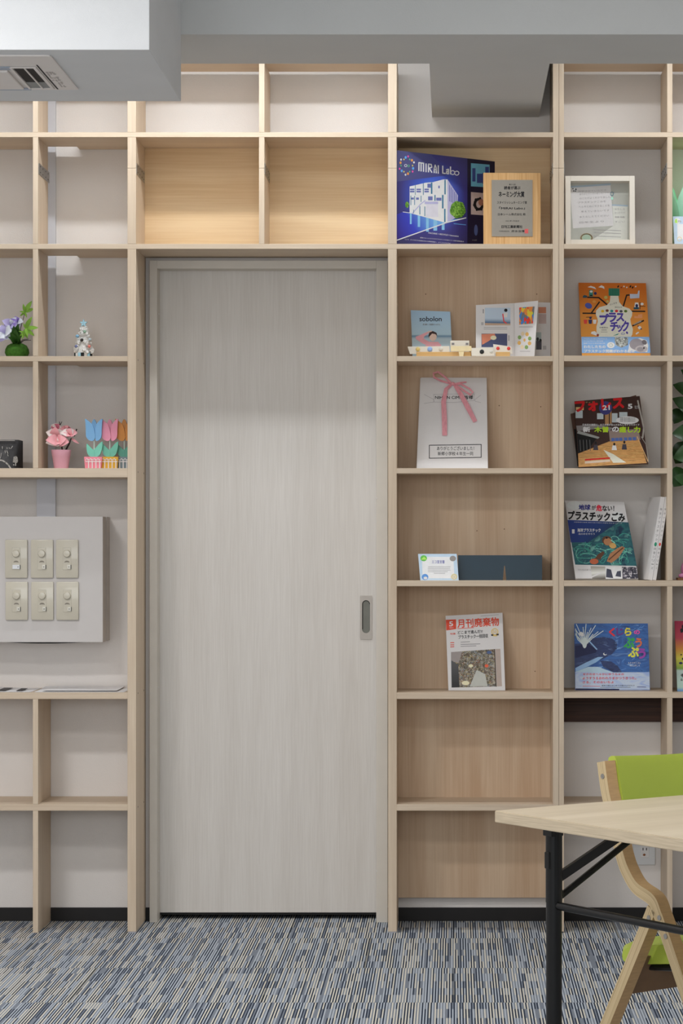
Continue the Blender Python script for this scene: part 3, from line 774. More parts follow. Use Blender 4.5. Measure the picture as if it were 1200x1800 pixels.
for q in ((890, 250, 925, 395), (940, 310, 1000, 410), (1000, 300, 1050, 420), (1030, 235, 1070, 300)): s.rect(*q, ink('photo_navy', 46, 58, 110), 3)
s.poly([(876, 750), (1020, 760), (1020, 520), (876, 508)], ink('photo_beige', 176, 156, 150), 2)
s.ring(960, 640, 58, 70, 30, M_blk, 3, 16); s.ell(985, 620, 30, 36, ink('photo_brown', 150, 100, 80), 4)
for a in (0, 1, 2, 3, 4, 5): s.ell(960 + 52 * math.cos(a), 640 + 66 * math.sin(a), 12, 15, M_blk, 4, 8)
s.ell(930, 920, 20, 60, ink('photo_dim_blue', 70, 80, 120), 2); s.text('水の循環', 888, 1036, 14, M_gry, 50, 3)
s.build('printed_panel', t)

# --- wooden plaque with grey plate
s = Sheet(849.5, .045, zB, 9); s.crop(845, 295, 10.909)
t = thing('award_plaque', 'light wooden award plaque with a grey metal plate', 'award plaque', s.o)
M_plq = wood('striped_light_cedar', RGB(206, 156, 98), RGB(230, 190, 136), 'Y', fine=.7, broad=.25)
s.body((45, 92), (1145, 98), 950, 849.5, .018, M_plq, .0015); s.build('wooden_board', t)
s2 = Sheet(849.5, .045, zB, 9, origin=s.o + s.n * .0022); s2.crop(845, 295, 10.909)
M_plate = mat('grey_metal_plate', RGB(150, 144, 134, 1.1), .4, .02, 60, metal=.15)
s2.body((205, 232), (988, 232), (990, 1315), (208, 1315), .0022, M_plate)
def pt(body, x, y, h, w, bold=.015, rot=0): s2.text(body, x, y, h, M_blk, w, 2, bold, rot)
pt('第３０回', 540, 335, 28, 120); pt('読者が選ぶ', 445, 415, 62, 310, .03); pt('ネーミング大賞', 340, 560, 105, 490, .045)
pt('スタイリッシュネーミング賞', 310, 692, 52, 570, .01); pt('「MIRAI Labo」', 350, 800, 52, 490, .025); pt('日本シーム株式会社 殿', 325, 915, 46, 530, .01)
pt('2021年1月吉日', 470, 1032, 26, 260, .0); pt('日刊工業新聞社', 395, 1158, 56, 400, .03); pt('代表取締役社長', 345, 1230, 26, 200, 0); pt('井水治博', 585, 1238, 44, 250, .02)
s2.rect(838, 1172, 905, 1258, ink('seal_red', 196, 84, 84, 1.3), 1)
s2.build('engraved_plate', t, 'grey metal plate with black lettering')

# --- booklet of a swimmer's shore (small) and the folded leaflets on shelf C
s = Sheet(724, .135, zC, 17); s.crop(690, 500, 4.138)
sky = blend_print('print_sky_sea', [(0, RGB(150, 170, 176, 1.5)), (.46, RGB(160, 178, 186, 1.5)), (.52, RGB(96, 128, 152, 1.5)), (.56, RGB(158, 182, 194, 1.5)), (1, RGB(150, 178, 200, 1.5))], (0, 0), (0, .15))
t = thing('booklet', 'pale blue booklet showing a person in pink by the sea', 'booklet', s.o)
s.body((131, 187), (418, 198), 795, 725, .002, M_paper)
s.lpoly([(q[0], q[1]) for q in s.quad], sky, 1)
s.text('sobolon', 195, 268, 34, ink('charcoal', 52, 52, 66, 1), 160, 3, .02); s.text('泡 磨く 洗顔せっけん', 218, 298, 13, M_gry, 128, 3, .02)
skin = ink('print_skin', 226, 180, 164); pk = ink('print_pink_shirt', 216, 150, 156); hair = ink('print_brown_hair', 66, 42, 40, 1.1)
s.poly([(238, 520), (352, 520), (352, 440), (330, 418), (262, 416), (240, 436)], pk, 2)
s.poly([(240, 440), (218, 430), (170, 400), (166, 380), (190, 372), (250, 345), (268, 338), (270, 348), (228, 380), (225, 395), (262, 416)], pk, 3)
s.ell(292, 378, 28, 34, skin, 4); s.poly([(260, 372), (266, 350), (292, 340), (318, 352), (324, 378), (310, 362), (286, 358), (268, 378), (264, 388)], hair, 5)
s.poly([(250, 345), (285, 335), (284, 344), (258, 352)], skin, 6)
s.build('booklet_cover', t)

def photo(s, q, m, l=2): s.rect(*q, m, l)
ph_beach = blend_print('photo_beach', [(0, RGB(150, 126, 104, 1.5)), (.55, RGB(176, 150, 128, 1.5)), (.62, RGB(66, 96, 130, 1.4)), (1, RGB(168, 184, 200, 1.5))], (0, .095), (0, .132))
t = thing('leaflet', 'white open leaflet with photo panels standing in front of another leaflet', 'leaflet', (X0(890), .17, zC))
s = Sheet(836, .120, zC, 10, 14); s.crop(690, 500, 4.138)
s.body((605, 150), (885, 136), 905, 836, .0008, M_paper)
photo(s, (670, 170, 855, 297), ph_beach); s.ell(822, 188, 12, 12, M_blk, 3); s.poly([(800, 240), (832, 240), (836, 205), (806, 205)], M_paper, 3); s.line([(800, 215), (808, 270), (826, 282)], 8, ink('red_toy', 200, 60, 60), 4)
photo(s, (645, 358, 832, 456), ink('photo_navy_cloth', 70, 76, 108)); s.poly([(650, 440), (645, 362), (740, 358), (750, 380), (700, 410)], ink('photo_hand', 196, 122, 96), 3); s.ell(732, 388, 22, 16, ink('photo_cream', 220, 200, 170), 4)
for y in (310, 322): s.rect(662, y, 832, y + 5, mat('faint_print', RGB(196, 194, 196), .6), 2)
s.rect(655, 180, 661, 210, M_gry, 2); s.rect(643, 275, 660, 296, mat('faint_print', (.5, .5, .5, 1)), 2); s.rect(838, 370, 850, 410, mat('faint_print', (.5, .5, .5, 1)), 2)
pv = s.P(s.ubase(905), 0)
s.build('left_page', t)
s = Sheet(905, 0, zC, 5, -38, origin=pv); s.crop(690, 500, 4.138)
s.body((885, 136), (1057, 118), (1030, 521), None, .0008, M_paper)
ph_caps = speck_print('photo_coloured_caps', [RGB(210, 60, 50, 1.4), RGB(60, 120, 190, 1.4), RGB(230, 190, 60, 1.4), RGB(70, 150, 100, 1.4), RGB(225, 130, 60, 1.4), RGB(110, 110, 110, 1.4)], 90, stretch=(1, .6, 1), rot=.5)
s.poly([(920, 292), (1020, 284), (1032, 160), (920, 168)], ph_caps, 2)
for a in range(8): s.ell(958 + 40 * math.cos(a * .8 + .4), 408 + 52 * math.sin(a * .8 + .4), 13, 15, [ink('trinket_gold', 200, 160, 90), ink('trinket_green', 120, 150, 90), ink('trinket_pale', 206, 190, 160)][a % 3], 2, 10)
s.ell(958, 405, 8, 12, ink('trinket_gold', 200, 160, 90), 2)
s.rect(918, 306, 1020, 312, mat('faint_print', (.5, .5, .5, 1)), 2); s.rect(925, 484, 1000, 489, mat('faint_print', (.5, .5, .5, 1)), 2)
s.build('right_page', t)
s = Sheet(930, .188, zC, 3); s.crop(690, 500, 4.138)
t = thing('leaflet', 'white leaflet half hidden behind the open leaflet by the shelf side', 'leaflet', s.o)
s.body((980, 128), (1158, 132), 970, 925, .0012, M_paper)
photo(s, (1060, 165, 1115, 210), ink('photo_tan', 180, 116, 84)); photo(s, (1060, 215, 1116, 285), ink('photo_dusk', 170, 150, 146))
photo(s, (1040, 348, 1080, 474), ink('photo_teal_grey', 150, 164, 164)); s.ell(1054, 398, 9, 13, M_blk, 3); s.ell(1074, 408, 9, 13, M_blk, 3); s.rect(1044, 410, 1082, 474, ink('photo_dark_cloth', 60, 56, 66), 3)
s.rect(1092, 446, 1116, 474, mat('faint_print', (.5, .5, .5, 1)), 2)
s.build('leaflet_page', t)

# --- wooden holders with small cards of ear studs
M_hold = wood('honey_wood', RGB(214, 170, 106, 1.1), RGB(232, 194, 134, 1.1), 'X')
def holder(px0, px1, top, y0, y1, label):
    t = thing('card_holder', label, 'card holder', ((X0(px0, y0) + X0(px1, y0)) / 2, (y0 + y1) / 2, zC), 0, 'wooden card holders on the shelf')
    z1 = Z0(top, y0); ym = (y0 + y1) / 2
    b = MB(); b.box(X0(px0, y0), X0(px1, y0), y0, ym - .0025, zC, z1, M_hold, .001)
    b.box(X0(px0, y0), X0(px1, y0), ym + .0025, y1, zC, z1, M_hold, .001); b.box(X0(px0, y0) , X0(px1, y0), ym - .0025, ym + .0025, zC, zC + .004, M_hold); b.build('slotted_block', t)
holder(731.5, 828, 618.5, .060, .100, 'long honey wood card holder in front of the blue booklet')
holder(871, 896, 618.5, .060, .100, 'short honey wood card holder under the white leaflet')
def card(pts, y, lean, label, studs, px, roll=0):
    s = Sheet(px, y, zC + .0045, lean); s.crop(690, 500, 4.138)
    t = thing('accessory_card', label, 'card', s.o, 0, 'small cards on the shelf with booklets')
    a = [s.uv(*p) for p in pts]
    a[2] = (a[2][0], max(a[2][1], 0)); a[3] = (a[3][0], max(a[3][1], 0))
    s.mb.prism([a[3], a[2], a[1], a[0]], s.P, -.0008, 0, M_cream); s.build('card', t)
    for x, yy, r, c in studs:
        b = MB(); u, v = s.uv(x, yy); q = s.P(u, v, .001)
        if r > 3: b.ball(q, r / 4.138 / 575, c, 2, (1, .5, 1)); b.build('stud', t)
        else:
            b = MB(); b.box(q.x - .004, q.x + .004, q.y - .0004, q.y + .0006, q.z - .003, q.z + .003, c); b.build('print_mark', t)
gold = ink('stud_gold', 196, 176, 110); blu = ink('stud_blue', 130, 160, 210); rd = ink('stud_red', 200, 60, 54); gy = ink('stud_grey', 190, 188, 180); bk = ink('stud_black', 40, 44, 44, 1)
card([(108, 452), (412, 448), (415, 490), (125, 506)], .0775, 8, 'long white card with three ear studs at the left end', [(183, 472, 17, gold), (270, 472, 19, blu), (350, 470, 17, gy)], 720)
card([(418, 408), (556, 408), (556, 500), (420, 500)], .0815, 4, 'upright cream card standing above the middle of the row', [(438, 432, 2, M_gry), (540, 432, 2, M_gry)], 791)
card([(568, 462), (728, 459), (740, 518), (574, 520)], .052, 10, 'white card with one black stud in the middle of the row', [(648, 490, 17, bk), (715, 490, 12, gy)], 829)
card([(730, 434), (862, 452), (872, 505), (735, 505)], .0775, 8, 'white card with two red ear studs at the right end', [(765, 465, 13, rd), (843, 466, 13, rd)], 867)
s = Sheet(794, .05, zC, 12); s.crop(690, 500, 4.138)
t = thing('price_card', 'small clear tan price card in front of the middle of the row', 'card', s.o)
tn = ink('tan_acrylic', 206, 190, 150, 1.4)
a = [s.uv(422, 448), s.uv(572, 448), s.uv(574, 485), s.uv(424, 485)]; s.mb.prism([a[3], a[2], a[1], a[0]], s.P, -.0012, 0, tn)
a = [s.uv(478, 484), s.uv(520, 484), (s.uv(512, 520)[0], 0), (s.uv(486, 520)[0], 0)]; s.mb.prism([a[3], a[2], a[1], a[0]], s.P, -.003, -.001, tn); s.build('price_card_plate', t)

# --- white booklet with a pink ribbon bow
s = Sheet(734, .100, zD, 19); s.crop(690, 630, 4.138)
t = thing('message_booklet', 'white thank-you message booklet tied with a pink ribbon bow', 'booklet', s.o)
s.body((205, 139), (683, 141), (692, 800), (176, 800), .0015, M_paper)
s.quad[0] = s.uv(172, 800); 
s.line([(228, 262), (300, 300), (300, 318), (228, 328)], 3, mat('faint_print', (.5, .5, .5, 1)), 2); s.line([(640, 268), (596, 300), (600, 312), (640, 322)], 3, mat('faint_print', (.5, .5, .5, 1)), 2)
s.line([(298, 318), (298, 262), (592, 258), (592, 306), (440, 322), (298, 318)], 3, mat('faint_print', (.5, .5, .5, 1)), 2)
s.text('NIHON CIMの皆様', 308, 297, 27, M_blk, 276, 3, .02)
s.line([(266, 726), (266, 632), (643, 626), (643, 720), (266, 726)], 5, M_blk, 2)
s.text('ありがとうございました！', 322, 668, 28, M_blk, 270, 3, .005); s.text('新郷小学校４年生一同', 328, 706, 27, M_blk, 256, 3, .005)
s.build('front_cover', t)
b = MB(); pg = [s.uv(172, 800), s.uv(692, 800), s.uv(683, 141), s.uv(200, 141)]; pg[0] = (pg[0][0], 0); pg[1] = (pg[1][0], 0)
b.prism(pg, s.P, -.012, -.0016, M_paper, .001); b.build('page_block', t)
M_rib = mat('pink_satin_ribbon', RGB(236, 150, 160, 1.25), .4, .12, 60, stretch=(4, 4, .6))
def ribbon(b, pts, w):
    P3 = [s.P(*s.uv(x, y), n) for x, y, n in pts]; ww = [w] * len(pts) if not isinstance(w, list) else w
    V = []
    for i, p in enumerate(P3):
        tdir = (P3[min(i + 1, len(P3) - 1)] - P3[max(i - 1, 0)]).normalized(); sd = tdir.cross(s.n).normalized()
        V += [p + sd * ww[i] / 2, p - sd * ww[i] / 2, p - sd * ww[i] / 2 - s.n * .0008, p + sd * ww[i] / 2 - s.n * .0008]
    Fc = []
    for i in range(len(P3) - 1):
        for k in range(4): Fc.append([i * 4 + k, i * 4 + (k + 1) % 4, i * 4 + 4 + (k + 1) % 4, i * 4 + 4 + k])
    Fc += [[0, 1, 2, 3], [len(V) - 4 + k for k in (3, 2, 1, 0)]]
    b.add(V, Fc, M_rib)
rb = MB(); ribbon(rb, [(430, 190, .006), (380, 150, .016), (330, 118, .022), (296, 126, .02), (300, 150, .014), (350, 172, .010), (425, 188, .004)], .006); rb.build('ribbon_loop', t)
rb = MB(); ribbon(rb, [(440, 190, .006), (500, 200, .014), (560, 240, .02), (582, 262, .018), (565, 278, .014), (520, 245, .010), (450, 192, .004)], .006); rb.build('ribbon_loop', t)
rb = MB(); ribbon(rb, [(428, 192, .005), (388, 230, .008), (370, 320, .007), (376, 440, .006), (378, 565, .005)], [.008, .012, .015, .016, .015]); rb.build('ribbon_tail', t)
rb = MB(); ribbon(rb, [(445, 192, .005), (490, 260, .008), (540, 350, .007), (600, 465, .005)], [.008, .014, .016, .013]); rb.build('ribbon_tail', t)
rb = MB(); ribbon(rb, [(440, 194, .007), (490, 184, .009), (536, 176, .004)], .005); rb.build('ribbon_tail', t)
rb = MB(); u, v = s.uv(436, 190); rb.ball(s.P(u, v, .007), .006, M_rib, 2, (1.2, .7, .9)); rb.build('ribbon_knot', t, True)

# --- certificate card and the blue tray
s = Sheet(736, .020, zE, 12); s.crop(690, 860, 4.138)
t = thing('certificate_card', 'small pale blue certificate card leaning against the dark blue box', 'card', s.o)
s.body((184, 470), (465, 470), 806, 738.5, .0012, ink('card_pale_blue', 166, 184, 222, 1.6))
pw_ = ink('card_white', 214, 218, 232, 1.5)
s.poly([(218, 648), (450, 648), (440, 492), (212, 492)], pw_, 1)
s.ell(225, 502, 24, 22, ink('card_green', 90, 170, 70, 1.5), 2); s.ell(235, 638, 24, 22, ink('card_sea', 80, 130, 190, 1.5), 2); s.ell(447, 636, 23, 22, ink('card_sand', 190, 180, 140, 1.5), 2); s.ell(437, 504, 23, 20, ink('card_rock', 130, 124, 120, 1.5), 2)
s.poly([(205, 512), (228, 490), (248, 512)], ink('card_lime', 160, 210, 90, 1.5), 3); s.ell(238, 646, 14, 10, M_paper, 3); s.ring(447, 638, 12, 12, 4, M_paper, 3, 12)
s.text('エコ宣言書', 285, 540, 24, ink('lavender', 130, 130, 180, 1.2), 92, 3, .02)
for y, x0, x1 in ((562, 258, 420), (574, 255, 418), (586, 255, 420), (598, 255, 400), (610, 300, 380)): s.rect(x0, y, x1, y + 4, mat('faint_print', (.5, .5, .5, 1)), 3)
s.build('card_face', t)
M_tray = mat('dark_teal_lacquer', RGB(36, 58, 72), .38, .05, 20)
ty = .060; x0, x1, z1 = X0(805, ty), X0(952.5, ty), Z0(976, ty); nx, nw = X0(886.5, ty), .0055
t = thing('storage_box', 'low dark blue open storage box with a notched front', 'box', ((x0 + x1) / 2, .12, zE))
b = MB(); b.prism([(x0, zE), (nx - nw, zE), (nx - .0015, zE + .042), (nx, zE + .046), (nx + .0015, zE + .042), (nx + nw, zE), (x1, zE), (x1, z1), (x0, z1)], lambda u, v, w: Vector((u, w, v)), ty, ty + .002, M_tray); b.build('notched_front', t)
b = MB(); b.box(x0, x0 + .002, ty + .002, .198, zE, z1, M_tray); b.build('side_panel', t)
b = MB(); b.box(x1 - .002, x1, ty + .002, .198, zE, z1, M_tray); b.build('side_panel', t)
b = MB(); b.box(x0 + .002, nx - .02, .196, .198, zE, z1 - .02, M_tray); b.box(nx + .02, x1 - .002, .196, .198, zE, z1 - .02, M_tray); b.build('back_strip', t)

# --- magazine on waste
s = Sheet(788, .105, zF, 20); s.crop(690, 1040, 4.138)
t = thing('magazine', 'white monthly waste magazine with red title, alone on its shelf', 'magazine', s.o)
s.body((384, 176), (798, 153), (818, 718), (405, 718), .003, M_paper)
a = s.quad; s.lpoly([(a[0][0], 0), (a[1][0], 0), a[2], a[3]], M_paper, 1) if False else None
s.poly([(390, 282), (462, 272), (460, 202), (386, 205)], ink('vermilion', 206, 72, 48, 1.35), 2)
s.text('5', 412, 252, 34, M_infw, 26, 3, .03, .04); s.text('2021', 412, 268, 8, M_infw, 28, 3, 0, .04)
ver = ink('vermilion', 206, 72, 48, 1.35)
s.text('月刊廃棄物', 472, 264, 62, ver, 302, 3, .03, .055)
s.line([(470, 270), (590, 262)], 4, ver, 2); s.line([(640, 178), (770, 168)], 2, M_gry, 2)
s.text('特集', 418, 314, 13, ver, 40, 3, .01, .04); s.text('どこまで進んだ!?', 474, 310, 24, M_blk, 180, 3, .025, .05); s.text('プラスチック一括回収', 478, 345, 27, M_blk, 216, 3, .025, .05)
s.ring(742, 292, 26, 26, 7, ink('medal_gold', 206, 180, 110, 1.4), 3); s.text('50', 728, 302, 20, ink('medal_gold', 206, 180, 110), 28, 3, .02, .05)
s.rect(716, 310, 735, 322, M_blk, 3); s.rect(752, 306, 770, 318, M_blk, 3); s.rect(730, 318, 760, 325, ink('medal_gold', 206, 180, 110), 4)
for y, x1_ in ((372, 560), (388, 635), (402, 606)):
    s.line([(420, y), (445, y - 1)], 6, ver, 2); s.line([(495, y - 4), (x1_, y - 8)], 4, M_gry, 2)
trash = speck_print('photo_crushed_plastic', [RGB(78, 70, 58, 1.3), RGB(140, 136, 126, 1.5), RGB(96, 86, 70, 1.3), RGB(158, 152, 140, 1.5), RGB(66, 60, 48, 1.2), RGB(120, 118, 104, 1.5), RGB(150, 136, 96, 1.4), RGB(112, 118, 122, 1.4), RGB(126, 92, 74, 1.3), RGB(88, 82, 66, 1.2)], 260)
s.poly([(428, 698), (756, 690), (744, 418), (424, 440)], trash, 2)
s.poly([(424, 500), (424, 440), (505, 436), (478, 520)], ink('photo_grey_wall', 140, 132, 130), 3)
s.poly([(428, 698), (486, 696), (476, 530), (425, 500)], blend_print('photo_dark_hatch', [(0, RGB(30, 30, 32, 1.2)), (1, RGB(82, 82, 84, 1.2))], (0, .02), (.01, .1)), 4)
s.poly([(758, 690), (794, 688), (782, 416), (746, 418)], ink('photo_pale_post', 164, 150, 142), 3)
s.line([(740, 420), (752, 690)], 7, ink('photo_brown_post', 74, 58, 44, 1.1), 4)
s.poly([(560, 690), (690, 688), (672, 600), (610, 570)], ink('photo_clear_film', 170, 172, 166), 3)
s.ell(682, 540, 14, 12, ink('photo_orange_cap', 206, 90, 60), 4); s.ell(702, 442, 18, 12, ink('photo_blue_bottle', 70, 90, 130), 4); s.ell(530, 665, 28, 16, ink('photo_cream', 220, 200, 170), 4); s.ell(568, 540, 16, 12, ink('photo_cream', 0, 0, 0), 4)
s.build('front_cover', t)
b = MB(); a = s.quad; b.prism([(a[0][0] + .001, 0), (a[1][0] - .001, 0), (a[2][0] - .002, a[2][1] - .002), (a[3][0] + .001, a[3][1] - .002)], s.P, -.006, -.0031, M_page); b.build('page_block', t)

# ================================================================== things on the right shelves
# --- white box frame with letters
s = Sheet(992, .022, zB, 5); s.crop(960, 220, 4.2875)
t = thing('framed_letter', 'white square box frame holding handwritten letters', 'framed letter', s.o)
a = [s.uv(140, 382), s.uv(663, 380)]; w_, h_ = a[1][0] - a[0][0], a[0][1]
x0 = a[0][0] + .0008
M_fr = mat('white_painted_frame', RGB(226, 217, 203), .45, .01)
fw, fd = .0162, .042
b = MB()
for q in ((0, fw, 0, h_), (w_ - fw, w_, 0, h_), (fw, w_ - fw, 0, fw), (fw, w_ - fw, h_ - fw, h_)):
    b.prism([(x0 + q[0], q[2]), (x0 + q[1], q[2]), (x0 + q[1], q[3]), (x0 + q[0], q[3])], s.P, -fd, 0, M_fr, .0008)
b.build('frame_moulding', t)
s2 = Sheet(992, 0, zB, 5, origin=s.o - s.n * .030); s2.crop(960, 220, 4.2875)
s2.mb.prism([(x0 + fw, fw), (x0 + w_ - fw, fw), (x0 + w_ - fw, h_ - fw), (x0 + fw, h_ - fw)], s2.P, -.003, 0, mat('mount_grey_green', RGB(188, 188, 178), .7))
lp = mat('letter_paper', RGB(226, 222, 220), .7, .02)
s2.poly([(200, 778), (505, 758), (482, 448), (176, 470)], lp, 1); s2.poly([(350, 860), (610, 868), (612, 606), (496, 602), (505, 758)], mat('letter_paper_cream', RGB(222, 222, 212), .7), 2)
s2.line([(176, 466), (482, 446)], 13, ink('letter_blue_band', 140, 156, 168), 3); s2.line([(496, 602), (612, 608)], 11, ink('letter_blue_band', 140, 156, 168), 3)
lt = mat('pencil_print', RGB(178, 173, 173), .7)
rr = random.Random(3)
txt = ('見学させていただき', 'ありがとうございました。リサイクル', 'のことがよくわかりました。', 'プラスチックごみを', 'へらすためにできることを', '考えていきたいです', 'またおしえてください', '四年生より')
for i, y in enumerate((508, 528, 560, 592, 624, 660, 700, 742)):
    s2.text(txt[i], 232 + rr.randint(0, 30), y, 15, lt, 150 + 7 * len(txt[i]), 4, 0, .05)
for i, y in enumerate((640, 668, 700, 735)): s2.text(('おもしろ', 'かったです', '機械', 'すごい')[i], 515, y, 14, lt, 75, 4, 0, 0)
for y in (790, 812, 838): s2.line([(360, y - 3), (560, y + 6)], 4, lt, 4)
s2.ell(208, 486, 17, 12, M_paper, 4); s2.ell(200, 480, 5, 5, M_blk, 5); s2.ell(222, 484, 6, 6, M_blk, 5); s2.ell(206, 496, 6, 5, M_blk, 5); s2.ell(219, 497, 5, 5, M_blk, 5)
s2.ring(494, 518, 14, 16, 5, ink('sticker_teal', 70, 110, 120), 4); s2.ell(495, 552, 9, 12, ink('sticker_mint', 150, 200, 180), 4)
s2.ell(302, 850, 48, 36, ink('coin_tan', 150, 130, 90), 4); s2.ell(302, 850, 34, 25, ink('coin_green', 140, 160, 140), 5); s2.ring(302, 850, 44, 32, 5, ink('coin_dark', 70, 64, 48, 1), 6)
s2.ell(425, 868, 50, 7, ink('coin_green', 140, 160, 140), 4)
s2.build('letter_mount', t)
def glass_pane(name):
    m = bpy.data.materials.new(name); m.use_nodes = True; nt = m.node_tree
    for n in list(nt.nodes):
        if n.type == 'BSDF_PRINCIPLED': nt.nodes.remove(n)
    tr = node(nt, 'ShaderNodeBsdfTransparent'); gl = node(nt, 'ShaderNodeBsdfGlossy'); gl.inputs['Roughness'].default_value = .03
    mx = node(nt, 'ShaderNodeMixShader'); mx.inputs[0].default_value = .06
    nt.links.new(tr.outputs[0], mx.inputs[1]); nt.links.new(gl.outputs[0], mx.inputs[2]); nt.links.new(mx.outputs[0], nt.nodes['Material Output'].inputs[0])
    return m
b = MB(); b.prism([(x0 + fw, fw), (x0 + w_ - fw, fw), (x0 + w_ - fw, h_ - fw), (x0 + fw, h_ - fw)], s.P, -.004, -.002, glass_pane('clear_glass')); b.build('glass_pane', t)

# --- book helper: cover sheet + page block + back cover
def book(t, s, tl, tr, br, bl, thick, m, pages=True, back=None):
    s.body(tl, tr, br, bl, .0012, m)
    q = s.quad
    if pages:
        i = .0015
        b = MB(); b.prism([(q[0][0] + .0005, q[0][1] + i), (q[1][0] - i, q[1][1] + i), (q[2][0] - i, q[2][1] - i), (q[3][0] + .0005, q[3][1] - i)], s.P, -thick + .0012, -.0013, M_page); b.build('page_block', t)
        b = MB(); b.prism(q, s.P, -thick, -thick + .0012, back or m); b.build('back_cover', t)

# --- orange plastic book
s = Sheet(1023, .115, zC, 21); s.crop(1010, 490, 8.571)
t = thing('picture_book', 'orange picture book with a white bottle on its cover', 'book', s.o)
org = blend_print('print_orange', [(0, RGB(226, 150, 60, 1.35)), (.5, RGB(224, 142, 54, 1.35)), (1, RGB(206, 112, 36, 1.25))], (0, 0), (0, .24))
book(t, s, (55, 60), (1070, 66), 1143, 1023, .012, org)
bandm = ink('band_blue', 120, 160, 208, 1.5)
def L(pts, w, m=M_blk, l=2): s.line(pts, w, m, l)
bot = [(360, 875), (325, 800), (325, 720), (345, 650), (340, 600), (315, 545), (320, 480), (370, 430), (480, 400), (525, 350), (535, 258), (655, 258), (668, 350), (720, 415), (820, 450), (865, 500), (860, 560), (835, 610), (845, 680), (875, 760), (865, 840), (845, 875)]
s.poly(bot, ink('bottle_cream', 214, 206, 192, 1.5), 3)
s.rect(508, 145, 672, 258, ink('cap_green', 50, 128, 104, 1.3), 4)
for x in range(520, 670, 22): s.rect(x, 148, x + 7, 256, ink('cap_dark_green', 34, 92, 76, 1.2), 5)
L([(190, 280), (360, 285), (495, 400)], 20); L([(370, 350), (250, 515)], 20); L([(120, 520), (310, 522)], 20); L([(730, 415), (780, 248), (830, 245)], 20); L([(850, 490), (1055, 492)], 20)
L([(400, 312), (450, 350)], 8)
for (x, y), c in zip(((418, 490), (486, 482), (555, 488), (627, 488), (695, 492), (765, 490)), ((206, 170, 40), (110, 60, 40), (20, 130, 130), (196, 40, 44), (74, 74, 82), (84, 110, 40))):
    s.ell(x, y, 25, 20, ink('blob_%d_%d' % (c[0], c[1]), *c), 5, 12)
pur = ink('title_violet', 76, 62, 160, 1.3)
for ch, x, y, h, w in (('プ', 375, 695, 160, 130), ('ラ', 505, 650, 130, 115), ('ス', 628, 640, 115, 110), ('チ', 535, 785, 130, 115), ('ッ', 640, 800, 95, 80), ('ク', 715, 790, 150, 95)):
    s.text(ch, x, y, h, pur, w, 6, .055)
s.text('だいすき', 530, 405, 22, M_blk, 110, 6, 0, .3); s.text('海のみんな', 600, 440, 20, M_blk, 110, 6)
s.text('中嶋亮太', 370, 750, 24, M_gry, 130, 6, .02); s.rect(400, 770, 480, 778, M_gry, 6); s.rect(390, 800, 490, 806, M_gry, 6)
g1 = ink('robot_teal', 50, 130, 120); wht = ink('art_white', 226, 220, 214); nv = ink('art_navy', 40, 44, 96, 1.2)
s.rect(214, 172, 272, 268, g1, 4); s.rect(225, 245, 265, 262, M_blk, 5); s.ell(245, 195, 22, 16, wht, 5); s.ell(308, 222, 22, 22, nv, 4); s.poly([(120, 288), (180, 288), (185, 256), (140, 246), (120, 264)], ink('art_slate', 40, 74, 90), 4)
s.poly([(190, 128), (240, 108), (300, 128), (322, 160), (260, 140)], wht, 4); s.poly([(352, 130), (400, 98), (440, 120), (446, 158), (410, 138)], wht, 4)
for i, x in enumerate((652, 700, 740, 782, 836, 870, 916)): s.ell(x, 118 + (i % 2) * 14, 11, 20 if i in (0, 4, 5) else 12, M_blk if i in (0, 4, 5) else ink('art_rust', 130, 50, 40) if i == 1 else wht, 4, 10, .5)
s.poly([(832, 300), (970, 292), (975, 180), (955, 180), (942, 232), (826, 230)], ink('art_pale_blue', 176, 186, 214), 4)
s.ell(205, 408, 55, 42, ink('art_blue', 70, 84, 160), 4, 16, .4); s.ell(290, 345, 28, 20, ink('art_ochre', 200, 140, 70), 4); s.ell(466, 282, 26, 24, ink('art_olive', 180, 170, 96), 4); s.ell(492, 342, 20, 18, ink('art_olive', 180, 170, 96), 4)
s.rect(885, 430, 965, 462, ink('art_slate', 40, 74, 90), 4); s.poly([(895, 430), (968, 430), (955, 360), (905, 360)], wht, 4); s.ell(932, 408, 20, 26, nv, 5); L([(980, 460), (980, 355)], 10); L([(985, 415), (1060, 415)], 8); s.ell(1012, 382, 24, 20, wht, 4)
for x, c in ((160, rd), (232, nv), (298, wht)): s.poly([(x - 20, 680), (x + 20, 680), (x + 28, 618), (x - 28, 618)], c, 4)
s.ell(235, 590, 18, 20, nv, 4); L([(170, 582), (260, 575)], 8)
L([(870, 710), (1035, 632)], 22, M_blk, 4); s.poly([(875, 690), (1000, 622), (1000, 650), (890, 700)], ink('art_grey', 150, 140, 130), 5)
s.poly([(895, 595), (1015, 595), (1015, 530), (950, 545), (950, 570), (895, 560)], ink('art_tan', 214, 140, 96), 4); s.ell(975, 738, 26, 24, wht, 4); s.ell(952, 716, 9, 11, ink('art_rust', 130, 50, 40), 5); s.ell(998, 758, 12, 10, nv, 5); s.ell(940, 820, 30, 12, wht, 4, 14, -.6); s.poly([(330, 860), (355, 840), (300, 790), (250, 800), (240, 830)], wht, 4); s.ell(345, 850, 18, 18, ink('art_rust', 130, 50, 40), 5)
s.poly([(570, 862), (640, 850), (668, 826), (640, 832)], g1, 6); s.ring(725, 830, 30, 16, 6, ink('art_blue', 0, 0, 0), 6, 14); s.ell(785, 815, 14, 22, pur, 6, 10, -.5)
s.poly([(105, 1120), (1138, 1120), (1120, 876), (98, 876)], bandm, 4)
